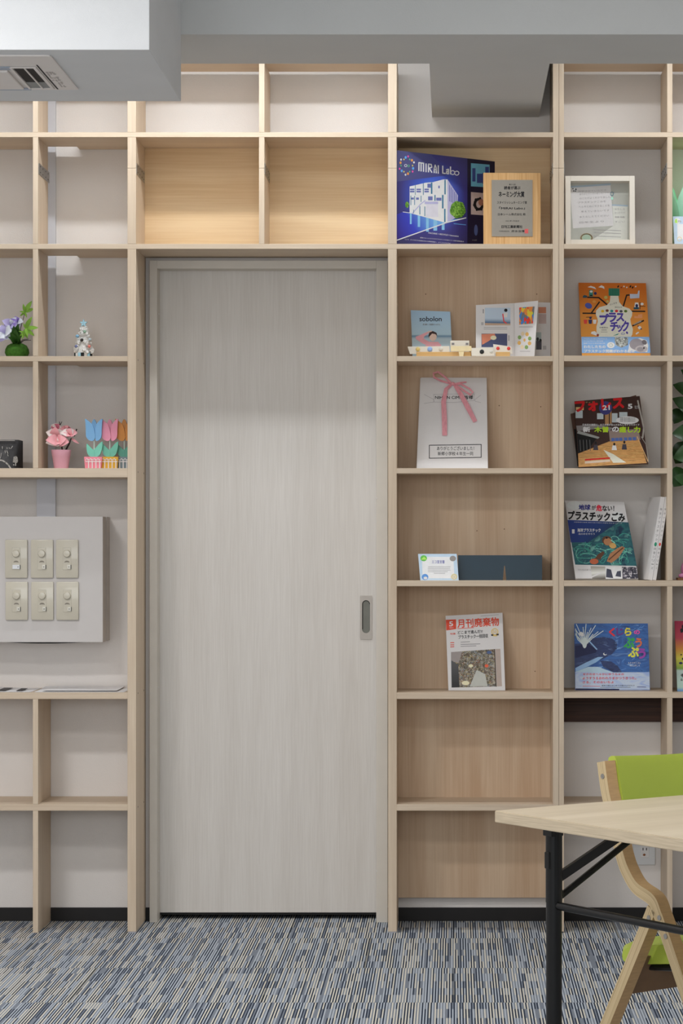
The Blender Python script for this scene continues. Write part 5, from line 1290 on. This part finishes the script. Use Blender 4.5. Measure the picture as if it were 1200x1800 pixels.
for px, py, r_, c in ((149, 583, .005, ink('orn_green', 120, 150, 130)), (136, 591, .0055, ink('orn_blue', 110, 150, 176)), (158, 597, .0055, ink('orn_grey', 150, 160, 164)), (134, 609, .005, ink('orn_navy', 90, 96, 130)), (157, 609, .005, ink('orn_red', 190, 110, 100)), (144, 598, .0055, ink('orn_black', 40, 36, 32, 1))):
    p = PW(px, py, .08); b = MB(); b.ball((p.x, .0785, p.z), r_, c, 2); b.build('ornament', t, True)

# --- pink pot of paper blossoms
cx, cy2 = X0(107.5, .09), .09; zDl_ = ZDt
t = thing('flower_pot', 'pink pot of artificial pink blossoms with black twigs', 'flower pot', (cx, cy2, zDl_))
hp = Z0(791, .09) - zDl_
b = MB(); b.lathe([(.0212, 0), (.0218, .001), (.0275, hp * .66), (.0281, hp * .67), (.0308, hp), (.0285, hp), (.028, hp - .008)], (cx, cy2, zDl_), mat('pale_pink_plastic', RGB(236, 178, 196), .45, .02), 32); b.build('pot', t, True)
b = MB(); b.lathe([(.028, hp - .007), (.02, hp - .003), (.004, hp - .002)], (cx, cy2, zDl_), mat('black_filling', RGB(36, 24, 26), .9), 20); b.build('filling', t)
MP = [mat('blossom_pink', RGB(240, 170, 176), .6, .08, 50, trans=.2), mat('blossom_pale', RGB(240, 222, 218), .6, .05, 50, trans=.2), mat('blossom_rose', RGB(206, 110, 130), .6, .1, 50, trans=.2)]
def bloom(c, r, mi, n, seed, flat=.5):
    q = random.Random(seed); b = MB()
    for i in range(n):
        a = 2 * PI * i / n + q.uniform(-.25, .25)
        d = Vector((math.cos(a), -.5 + q.uniform(-.4, .4), math.sin(a) * flat + .15))
        b.leaf(c, c + d * r * q.uniform(.85, 1.05), r * 1.05, MP[mi[i % len(mi)]], (0, -1, .4), .25, 7, .12, .9)
    b.build('blossom', t, True)
bloom(PW(102, 779, .075), .036, [0, 0, 1], 9, 1, .38); bloom(PW(98, 768, .09), .030, [1, 1, 0], 9, 2, .9); bloom(PW(99, 754, .1), .021, [1, 2, 1], 7, 3, .8); bloom(PW(122, 764, .085), .026, [0, 1, 0], 8, 5, .55); bloom(PW(116, 756, .1), .018, [2, 0], 6, 6, .7)
b = MB(); b.leaf(PW(124, 770, .085), PW(139, 780, .085), .008, MP[0]); b.leaf(PW(93, 757, .1), PW(99, 747, .1), .009, MP[2]); b.leaf(PW(89, 764, .1), PW(91, 752, .1), .008, MP[2]); b.build('loose_petals', t, True)
M_tw = mat('black_twig', RGB(44, 28, 28), .8)
b = MB(); b.tube([(cx + .004, cy2, zDl_ + hp - .006), PW(106, 765, .095), PW(107, 757, .095), PW(105, 748, .095), PW(104.5, 741, .095)], [.0025, .002, .0017, .0014, .001], M_tw, 6); b.tube([PW(105, 748, .095), PW(109, 741, .095)], [.0014, .0008], M_tw, 6); b.build('twig', t)
b = MB(); b.tube([(cx + .012, cy2 - .005, zDl_ + hp - .006), PW(122, 779, .07), PW(125, 770, .07)], [.003, .0025, .002], M_tw, 6); b.tube([PW(130.5, 767, .085), PW(132, 762, .085), PW(134.8, 754, .085)], [.002, .0018, .0022], M_tw, 6); b.build('twig', t)

# --- three tulip ornaments
def outline(pts, n=6):
    """closed smooth outline through points (Catmull-Rom)"""
    out = []; N_ = len(pts)
    for i in range(N_):
        p0, p1, p2, p3 = (Vector(pts[(i + k - 1) % N_]) for k in range(4))
        for j in range(n):
            q = j / n
            out.append(.5 * ((2 * p1) + (p2 - p0) * q + (2 * p0 - 5 * p1 + 4 * p2 - p3) * q * q + (3 * p1 - p0 - 3 * p2 + p3) * q ** 3))
    return [(v.x, v.y) for v in out]
fence = mat('white_fence_paint', RGB(238, 232, 232), .5, .01)
def tulip(px, y, cpet, cleaf, cpot, potx, label):
    k = 1 / 7.5                               # crop [70,725] at 7.5
    ox = px
    t = thing('tulip_ornament', label, 'ornament', (X0(px, y), y, zDl_), 0, 'tulip ornaments on the shelf')
    def fr(dx): return lambda u, v, w: Vector((X0(ox + u * k, y), y + w, Z0(725 + v * k, y)))
    f = fr(0)
    pm = mat('tulip_' + cpet[0], RGB(*cpet[1]), .4, .03, 30, trans=.15); pm2 = mat('tulip_dim_' + cpet[0], RGB(*[int(c * .93) for c in cpet[1]]), .4, .03, 30, trans=.15); lm = mat('tulip_leaf_' + cpet[0], RGB(*cleaf), .4, .03, 30, trans=.1)
    def fin(pts, z0, z1, m, name, bev=.002):
        b = MB(); b.prism(outline(pts), f, z0, z1, m, bev); b.build(name, t, True)
    fin([(0, -285), (28, -250), (46, -200), (30, -130), (0, -90), (-30, -130), (-40, -200), (-26, -250)][::1] if False else [(0, 88), (28, 128), (40, 200), (30, 290), (0, 340), (-30, 290), (-40, 200), (-26, 128)], .006, .016, pm2, 'petal')
    fin([(-112, 84), (-70, 112), (-20, 160), (6, 230), (18, 330), (-10, 374), (-60, 366), (-98, 320), (-104, 220), (-108, 140)], 0, .010, pm, 'petal')
    fin([(112, 84), (70, 112), (34, 160), (18, 230), (18, 330), (30, 372), (66, 366), (98, 320), (104, 220), (108, 140)], .003, .012, pm, 'petal')
    b = MB(); b.tube([f(2, 370, .006), f(4, 520, .006), f(4, 600, .006)], .0018, mat('tulip_stem_pale', RGB(206, 226, 214), .5), 8); b.build('stem', t, True)
    fin([(-92, 412), (-60, 440), (-20, 480), (4, 500), (6, 585), (-40, 582), (-78, 550), (-92, 490)], .001, .011, lm, 'leaf')
    fin([(112, 385), (112, 450), (96, 520), (66, 572), (6, 585), (4, 500), (40, 450), (76, 410)], .002, .012, lm, 'leaf')
    cm = mat('planter_' + cpot[0], RGB(*cpot[1]), .5, .02)
    x0, x1 = potx
    zs = .0 if True else 0
    b = MB(); b.prism([(x0 + 14, (Z0(725, y) - zDl_) / (Z0(725, y) - Z0(726, y)) * 7.5), (x1 - 14, (Z0(725, y) - zDl_) / (Z0(725, y) - Z0(726, y)) * 7.5), (x1, 585), (x0, 585)], f, -.004, .022, cm, .0012); b.build('planter', t)
    b = MB(); yb_ = 735
    b.box(f(x0 + 18, 0, 0).x, f(x1 - 6, 0, 0).x, y - .0062, y - .0044, f(0, 654, 0).z, f(0, 644, 0).z, fence)
    n = 4; 
    for i in range(n):
        xx = x0 + 26 + (x1 - x0 - 40) * (i + .7) / n
        b.box(f(xx - 6, 0, 0).x, f(xx + 6, 0, 0).x, y - .0058, y - .0042, zDl_ + .0006, f(0, 636, 0).z, fence)
        c = f(xx, 622, 0); b.ball((c.x, y - .005, c.z), .0016, fence, 1)
        xm = xx - 22; c2 = [f(xm - 16 + 32 * q / 6, 634 - 26 * math.sin(PI * q / 6), 0) for q in range(7)]
        b.tube([(p.x, y - .005, p.z) for p in c2], .0011, fence, 5)
    b.build('picket_fence', t, label='white picket fence relief')
tulip(164.5, .060, ('blue', (122, 176, 220)), (120, 204, 180), ('pink', (244, 140, 156)), (-124, 112), 'blue tulip ornament in a pink planter, left one of three')
tulip(192.0, .075, ('pink', (236, 150, 176)), (110, 190, 166), ('yellow', (226, 172, 44)), (-116, 118), 'pink tulip ornament in a yellow planter, middle one of three')
tulip(217.5, .092, ('orange', (214, 140, 44)), (84, 158, 136), ('grey', (118, 134, 140)), (-110, 116), 'orange tulip ornament in a grey planter, beside the door upright')

# --- black printed pouch at the left edge
y = .06; zt_ = Z0(772.5, y); xr = X0(37, y); xl = X0(-60, y)
t = thing('pouch', 'black printed fabric pouch at the left picture edge', 'pouch', ((xl + xr) / 2, y + .03, zDl_))
M_blkf = mat('black_coated_fabric', RGB(36, 34, 36), .4, .15, 60, bump=.4, bscale=80)
bm = bmesh.new(); bmesh.ops.create_grid(bm, x_segments=2, y_segments=2, size=1); bm.free()
b = MB(); nx_, nz_ = 14, 8; V = []
for sgn in (-1, 1):
    for i in range(nx_ + 1):
        for j in range(nz_ + 1):
            a, c = i / nx_, j / nz_
            bul = .026 * (math.sin(PI * min(1, max(0, a))) ** .35) * (1 - .75 * c ** 2)
            z = zDl_ + (zt_ - zDl_) * c - (.003 * (a > .93) * c)
            V.append((xl + (xr - xl) * a, y + .030 + sgn * (bul + .002), z))
Fc = []; o2 = (nx_ + 1) * (nz_ + 1)
for q in (0, 1):
    for i in range(nx_):
        for j in range(nz_):
            a = q * o2 + i * (nz_ + 1) + j; f_ = [a, a + nz_ + 1, a + nz_ + 2, a + 1]; Fc.append(f_ if q == 0 else f_[::-1])
for j in range(nz_): Fc.append([j, j + 1, o2 + j + 1, o2 + j]); e_ = nx_ * (nz_ + 1) + j; Fc.append([e_ + 1, e_, o2 + e_, o2 + e_ + 1])
for i in range(nx_): a = i * (nz_ + 1) + nz_; Fc.append([a, a + nz_ + 1, o2 + a + nz_ + 1, o2 + a]); a = i * (nz_ + 1); Fc.append([a + nz_ + 1, a, o2 + a, o2 + a + nz_ + 1])
b.add(V, Fc, M_blkf); b.build('body', t, True)
s = Sheet(0, y + .0008, zDl_, 0); s.crop(0, 760, 24)
Mg = mat('silver_print', RGB(176, 172, 168), .4)
for q in ([(100, 590), (104, 690)], [(298, 640), (300, 700)], [(385, 640), (400, 690)], [(450, 690), (540, 575)], [(210, 770), (228, 870)], [(290, 770), (340, 900)], [(320, 930), (350, 1000)], [(52, 880), (40, 1010), (0, 1110)]): s.line(q, 22, Mg, 4)
s.line([(-40, 1170), (90, 1180), (230, 1260), (350, 1370), (450, 1520)], 62, Mg, 5)
s.poly([(540, 1270), (720, 1290), (760, 1220), (740, 1050), (690, 1000), (600, 1020), (560, 1110)], mat('silver_print_dim', RGB(140, 136, 130), .5), 4)
for a_, b_ in ((590, 1060), (640, 1120), (700, 1080), (620, 1200), (700, 1190), (660, 1260)): s.ell(a_, b_, 22, 20, Mg, 5, 10)
s.line([(660, 1300), (660, 1400)], 40, Mg, 5); s.ell(580, 1370, 30, 26, Mg, 5)
s.build('printed_motif', t, 'silver grey printed motif')
b = MB(); b.tube([(xl, y + .004, zt_ - .004), (xr - .02, y + .004, zt_ - .003)], .0012, Mg, 6); b.build('zip_piping', t)

# --- papers lying on the lower left shelf
def paper(px0, px1, y0, y1, z, curl, label, marks=None, nm='paper_sheet'):
    t = thing('paper_sheet', label, 'paper', ((X0(px0, y0) + X0(px1, y0)) / 2, (y0 + y1) / 2, ZFt), 0, 'loose papers on the shelf below the wiring box')
    b = MB(); n = 12; V = []
    for i in range(n + 1):
        for j in range(n + 1):
            a, c = i / n, j / n
            zz = ZFt + z + curl * (c ** 2) * (.6 + .4 * math.sin(3 * a + z * 900)) + .0012 * math.sin(5 * a) * c
            V.append((X0(px0, y0) + (X0(px1, y0) - X0(px0, y0)) * a, y0 + (y1 - y0) * c, zz))
    m_ = len(V); V += [(v[0], v[1], v[2] - .0004) for v in V]
    Fc = [[i * (n + 1) + j, (i + 1) * (n + 1) + j, (i + 1) * (n + 1) + j + 1, i * (n + 1) + j + 1] for i in range(n) for j in range(n)]
    Fc += [[q + m_ for q in f_[::-1]] for f_ in Fc]
    for i in range(n):
        a = i * (n + 1); Fc.append([a, m_ + a, m_ + a + n + 1, a + n + 1]); a = i * (n + 1) + n; Fc.append([a, a + n + 1, m_ + a + n + 1, m_ + a])
    b.add(V, Fc, M_paper); b.build('sheet', t, True)
    if marks:
        b = MB()
        for x0, yy0, x1, yy1 in marks: b.add([(X0(x0, y0), yy0, ZFt + z + .0012), (X0(x1, y0), yy0, ZFt + z + .0012), (X0(x1, y0) + .004, yy1, ZFt + z + .003 + curl * .35), (X0(x0, y0) + .004, yy1, ZFt + z + .003 + curl * .35)], [[0, 1, 2, 3]], M_blk)
        b.build('black_print', t)
paper(-90, 54, .02, .20, .0010, .004, 'white paper with black printing at the left end of the shelf', [(-10, .05, 6, .16), (24, .05, 36, .13)])
paper(60, 218, .012, .215, .0010, .006, 'blank white paper lying beside the door upright, lowest of the pair')
paper(74, 205, .03, .222, .0045, .005, 'blank white curled paper lying on top of another sheet')

# ================================================================== folding table
TZ = .70; TH = .0215
e1 = Vector((math.cos(math.radians(36)), math.sin(math.radians(36)), 0)); e2 = Vector((math.cos(math.radians(-54)), math.sin(math.radians(-54)), 0))
Zc = F * (H - TZ) / (1425 - VY); Cc = Vector(((869 - VX) * Zc / F, Zc - D, 0))
def TP(a, c, z): return Cc + e1 * a + e2 * c + Vector((0, 0, z))
TL, TW = 1.5, .60
M_top = wood('ash_laminate', RGB(212, 196, 170), RGB(230, 215, 190), 'X', fine=.9, broad=.6, rough=.4)
M_edge = wood('ash_edge_band', RGB(182, 166, 142), RGB(208, 192, 166), 'X', fine=2.2, broad=.2)
M_edgey = wood('ash_edge_band_end', RGB(182, 166, 142), RGB(208, 192, 166), 'Y', fine=2.2, broad=.2)
M_met = mat('black_powder_coat', RGB(16, 16, 17), .35, .05, 200)
ctr_ = TP(TL / 2, TW / 2, 0)
t = thing('folding_table', 'folding table with pale wood top and black metal legs', 'table', ctr_, math.radians(36))
b = MB(); bm = bmesh.new(); bmesh.ops.create_cube(bm, size=1)
for v in bm.verts: v.co = Vector((v.co.x * TL, v.co.y * TW, v.co.z * TH))
bmesh.ops.bevel(bm, geom=bm.edges[:], offset=.0012, segments=2, affect='EDGES')
MT = Matrix.Translation(ctr_ + Vector((0, 0, TZ - TH / 2))) @ Matrix.Rotation(math.radians(36), 4, 'Z')
vs = [MT @ v.co for v in bm.verts]
top_f = [[v.index for v in f_.verts] for f_ in bm.faces if abs(f_.normal.z) > .9]; bm.normal_update(); side_f = [([v.index for v in f_.verts], abs(f_.normal.x) > .5) for f_ in bm.faces if abs(f_.normal.z) <= .9]
b.add(vs, top_f, M_top); o_ = len(b.v) - len(vs)
for f_, en in side_f: b.f.append(f_); b.m.append(b.mi(M_edgey if en else M_edge))
bm.free(); b.build('table_top', t)
UZ = TZ - TH
for a in (.10, TL - .10):
    sg = 1 if a < .5 else -1
    for c in (.05, TW - .05):
        b = MB(); b.tube([TP(a, c, .012), TP(a, c, UZ - .06)], .0148, M_met, 20)
        b.tube([TP(a, c, 0), TP(a, c, .014)], .017, M_met, 16)
        lg = b.build('leg', t, True)
        b = MB(); Rz = Matrix.Translation(TP(a, c, 0)) @ Matrix.Rotation(math.radians(36), 4, 'Z')
        b.box(-.016, .012, -.0135, .0135, UZ - .027, UZ, M_met, .002, Rz); b.tube([TP(a, c, UZ - .15), TP(a, c, UZ - .02)], .0155, M_met, 20); b.box(-.0175, -.010, -.007, .007, UZ - .087, UZ - .056, M_met, .002, Rz)
        b.build('leg_bracket', t)
        # folding stays to the underside
        p0 = TP(a + sg * .012, c, .574); p1 = TP(a + sg * .24, c, UZ - .002)
        d = (p1 - p0).normalized(); sd = e2; up = sd.cross(d).normalized()
        if up.z < 0: up = -up
        b = MB(); w2 = .0088
        V = [p + sd * i * .004 + up * j * w2 for p in (p0, p1) for i in (-1, 1) for j in (-1, 1)]
        b.add(V, [[0, 1, 3, 2], [4, 6, 7, 5], [0, 4, 5, 1], [2, 3, 7, 6], [0, 2, 6, 4], [1, 5, 7, 3]], M_met)
        pr = p0 + d * .055 - e2 * .0045; b.ball(pr, .003, M_steel, 1, (1, .5, 1)); b.build('folding_stay', t)
        b = MB(); b.tube([TP(a + sg * .012, c, .536), TP(a + sg * .27, c, UZ - .002)], .0062, M_met, 10); b.ball(TP(a + sg * .012, c, .543), .010, M_met, 2); b.build('folding_stay', t)
    b = MB(); b.tube([TP(a, .05, .523), TP(a, TW - .05, .523)], .0075, M_met, 14); b.build('stretcher', t, True)

# ================================================================== bentwood chair behind the table
yaw = math.radians(37); CW = .46
lx_ = Vector((math.cos(yaw), math.sin(yaw), 0)); fw_ = Vector((math.sin(yaw), -math.cos(yaw), 0))
P0 = Vector((.2857, -2.55, 0))
def SP(px, py):
    m = (px - VX) / F
    q = (m * (P0.y + D) - P0.x) / (fw_.x - m * fw_.y); Z = D + P0.y + fw_.y * q
    return (q, H - (py - VY) * Z / F)
croot = P0 + lx_ * (CW / 2) + fw_ * .15
t = thing('chair', 'bentwood chair with lime green seat and back behind the table', 'chair', croot, yaw)
def CP(l, q, z): return P0 + lx_ * l + fw_ * q + Vector((0, 0, z))
M_ply = mat('birch_face_veneer', RGB(196, 160, 116), .45, .08, 30, stretch=(1, 1, 8))
def ply_edge():
    m = bpy.data.materials.new('layered_ply_edge'); m.use_nodes = True; nt = m.node_tree; bs_ = nt.nodes['Principled BSDF']; bs_.inputs['Roughness'].default_value = .55
    uv = node(nt, 'ShaderNodeUVMap'); sp = node(nt, 'ShaderNodeSeparateXYZ'); nt.links.new(uv.outputs[0], sp.inputs[0])
    cb = node(nt, 'ShaderNodeCombineXYZ'); nt.links.new(sp.outputs[1], cb.inputs[1])
    ml = node(nt, 'ShaderNodeMath', operation='MULTIPLY'); ml.inputs[1].default_value = .15; nt.links.new(sp.outputs[0], ml.inputs[0]); nt.links.new(ml.outputs[0], cb.inputs[0])
    nz = node(nt, 'ShaderNodeTexNoise'); nz.inputs['Scale'].default_value = 14; nz.inputs['Detail'].default_value = 3; nt.links.new(cb.outputs[0], nz.inputs['Vector'])
    rp = node(nt, 'ShaderNodeValToRGB'); e = rp.color_ramp.elements
    e[0].position, e[0].color = .36, RGB(128, 102, 70); e[1].position, e[1].color = .52, RGB(206, 184, 144); q = e.new(.42); q.color = RGB(186, 162, 122)
    nt.links.new(nz.outputs[0], rp.inputs[0]); nt.links.new(rp.outputs[0], bs_.inputs['Base Color']); return m
M_pe = ply_edge()
def bent(name, path, th, l0, l1):
    """laminated strip: path in the side plane (q,z), thickness th, across l0..l1"""
    pts = [Vector(p) for p in path]
    out = []                                      # resample smoothly
    for i in range(len(pts) - 1):
        p0, p1, p2, p3 = pts[max(i - 1, 0)], pts[i], pts[i + 1], pts[min(i + 2, len(pts) - 1)]
        for j in range(8):
            q = j / 8; out.append(.5 * ((2 * p1) + (p2 - p0) * q + (2 * p0 - 5 * p1 + 4 * p2 - p3) * q * q + (3 * p1 - p0 - 3 * p2 + p3) * q ** 3))
    out.append(pts[-1])
    V, Fc, mi, uvs = [], [], [], []
    dist = 0
    for i, p in enumerate(out):
        tg = (out[min(i + 1, len(out) - 1)] - out[max(i - 1, 0)]).normalized(); nn = Vector((-tg.y, tg.x))
        if i: dist += (p - out[i - 1]).length
        a, c = p + nn * th / 2, p - nn * th / 2
        for l, e in ((l0, a), (l1, a), (l1, c), (l0, c)): V.append(CP(l, e.x, max(0, e.y))); uvs.append((dist, 0 if e is a else 1))
    n = len(out)
    for i in range(n - 1):
        k = i * 4
        for j, m_ in ((0, 0), (1, 1), (2, 0), (3, 1)):
            Fc.append([k + j, k + (j + 1) % 4, k + 4 + (j + 1) % 4, k + 4 + j]); mi.append(m_)
    Fc += [[0, 3, 2, 1], [n * 4 - 4 + j for j in range(4)]]; mi += [1, 1]
    me = bpy.data.meshes.new(name); Mi = RM[t].inverted()
    me.from_pydata([tuple(Mi @ v) for v in V], [], Fc); me.materials.append(M_ply); me.materials.append(M_pe)
    me.polygons.foreach_set('material_index', mi)
    ul = me.uv_layers.new(name='UVMap')
    for lp_ in me.loops: ul.data[lp_.index].uv = uvs[lp_.vertex_index]
    bmx = bmesh.new(); bmx.from_mesh(me); bmesh.ops.recalc_face_normals(bmx, faces=bmx.faces[:]); bmx.to_mesh(me); bmx.free()
    me.update(); o = bpy.data.objects.new(name, me); link(o, t); RM[o] = RM[t]; return o
def mid(a, c): A, B_ = SP(*a), SP(*c); return ((A[0] + B_[0]) / 2, (A[1] + B_[1]) / 2)
LWd = .027
front = [mid((1048.4, 1342), (1063, 1336)), mid((1055, 1390), (1070, 1388)), mid((1064, 1430), (1079, 1428)), mid((1074, 1470), (1089, 1470)), mid((1080, 1505), (1096, 1498)), mid((1089, 1535), (1106, 1525)), mid((1102, 1560), (1128, 1560)), mid((1137.6, 1587), (1150, 1577)), mid((1147, 1612), (1163, 1604)), mid((1157.5, 1637), (1172, 1634)), mid((1186, 1728), (1201, 1715))]
d_ = Vector(front[-1]) - Vector(front[-2]); k_ = front[-1][1] / -d_.y
front.append((front[-1][0] + d_.x * k_, 0.0))
rear = [mid((1137, 1596), (1151, 1600)), mid((1120, 1635), (1140.5, 1632)), mid((1053, 1800), (1072.5, 1800))]
d_ = Vector(rear[-1]) - Vector(rear[-2]); k_ = rear[-1][1] / -d_.y; rear.append((rear[-1][0] + d_.x * k_, 0.0))
for l0 in (0, CW - LWd):
    bent('side_frame', front, .0245, l0, l0 + LWd); bent('rear_leg', rear, .0245, l0, l0 + LWd)
# bolts on the outer side
for px, py in ((1059, 1364.6), (1140, 1613.5), (1158.5, 1613.5), (1169.5, 1646)):
    q, z = SP(px, py); b = MB(); b.tube([CP(-.0012, q, z), CP(.002, q, z)], .0052, M_steel, 14); b.build('bolt', t, True)
# back pad
zt_, q0 = front[0][1], front[0][0]
M_lime = mat('lime_vinyl', RGB(176, 194, 76), .4, .03, 10, bump=.05)
def pad(name, rows, n=12):
    """rows: list of (front/back outline) cross-sections across the width; each a closed loop of (q,z)"""
    V = []; m = len(rows[0][1])
    for l, loop in rows: V += [CP(l, q, z) for q, z in loop]
    Fc = []
    for i in range(len(rows) - 1):
        for j in range(m): Fc.append([i * m + j, i * m + (j + 1) % m, (i + 1) * m + (j + 1) % m, (i + 1) * m + j])
    Fc += [list(range(m))[::-1], [(len(rows) - 1) * m + j for j in range(m)]]
    b = MB(); b.add(V, Fc, M_lime); o = b.build(name, t, True); return o
bx_ = Vector(front[2]) - Vector(front[0]); bd = bx_.normalized(); bn = Vector((-bd.y, bd.x))
if bn.x < 0: bn = -bn
rows = []
for i in range(15):
    a = i / 14; l = LWd + .0008 + (CW - 2 * LWd - .0016) * a
    dip = .012 * math.sin(PI * a) ; e = .5 * (1 if .0 < a < 1 else .7)
    loop = []
    for k in range(16):
        th = 2 * PI * k / 16; cc, ss = math.cos(th), math.sin(th)
        u = math.copysign(abs(cc) ** .45, cc); v = math.copysign(abs(ss) ** .35, ss)
        p = Vector((q0, zt_)) + bd * (.060 + v * .066) + bn * (.001 + u * .014 - dip * 1.2)
        loop.append((p.x, p.y + .004 * (v < 0) - .003 * math.sin(PI * a) * (v < 0)))
    rows.append((l, loop))
pad('back_cushion', rows)
# seat cushion: rounded slab, rising a little to the front
s0q, s0z = SP(1086, 1683)
rows = []
for i in range(15):
    a = i / 14; l = .045 + (CW - .09) * a; ed = 1 - abs(2 * a - 1) ** 6 * .25
    loop = []
    for k in range(24):
        th = 2 * PI * k / 24; cc, ss = math.cos(th), math.sin(th)
        u = math.copysign(abs(cc) ** .35, cc); v = math.copysign(abs(ss) ** .6, ss)
        loop.append((.168 + u * .19 * ed, .396 + v * .025 * ed + u * .022))
    rows.append((l, loop))
pad('seat_cushion', rows)
b = MB(); 
for l in (.06, CW - .06):
    b.tube([CP(l, .03, .352), CP(l, .33, .386)], .007, M_met, 8)
b.build('seat_rail', t)
# dark cross panel between the rear legs and steel hinge
def RQ(z): A, B_ = rear[1], rear[2]; k = (z - A[1]) / (B_[1] - A[1]); return A[0] + (B_[0] - A[0]) * k
pq = [(LWd, .305), (CW - LWd, .305), (CW - LWd, .385), (LWd, .385)]
V = [CP(l, RQ(z) + o, z) for o in (.006, -.006) for l, z in pq]
b = MB(); b.add(V, [[0, 1, 2, 3], [7, 6, 5, 4], [0, 4, 5, 1], [1, 5, 6, 2], [2, 6, 7, 3], [3, 7, 4, 0]], mat('brown_ply_panel', RGB(128, 98, 72), .5, .1, 20)); b.build('cross_panel', t)
b = MB(); b.tube([CP(.15, RQ(.335) + .012, .335), CP(.15, RQ(.36) + .014, .365)], .004, M_steel, 8); b.tube([CP(.135, RQ(.365) + .014, .366), CP(.175, RQ(.365) + .014, .368)], .004, M_steel, 8); b.build('hinge_bracket', t, label='steel hinge bracket')
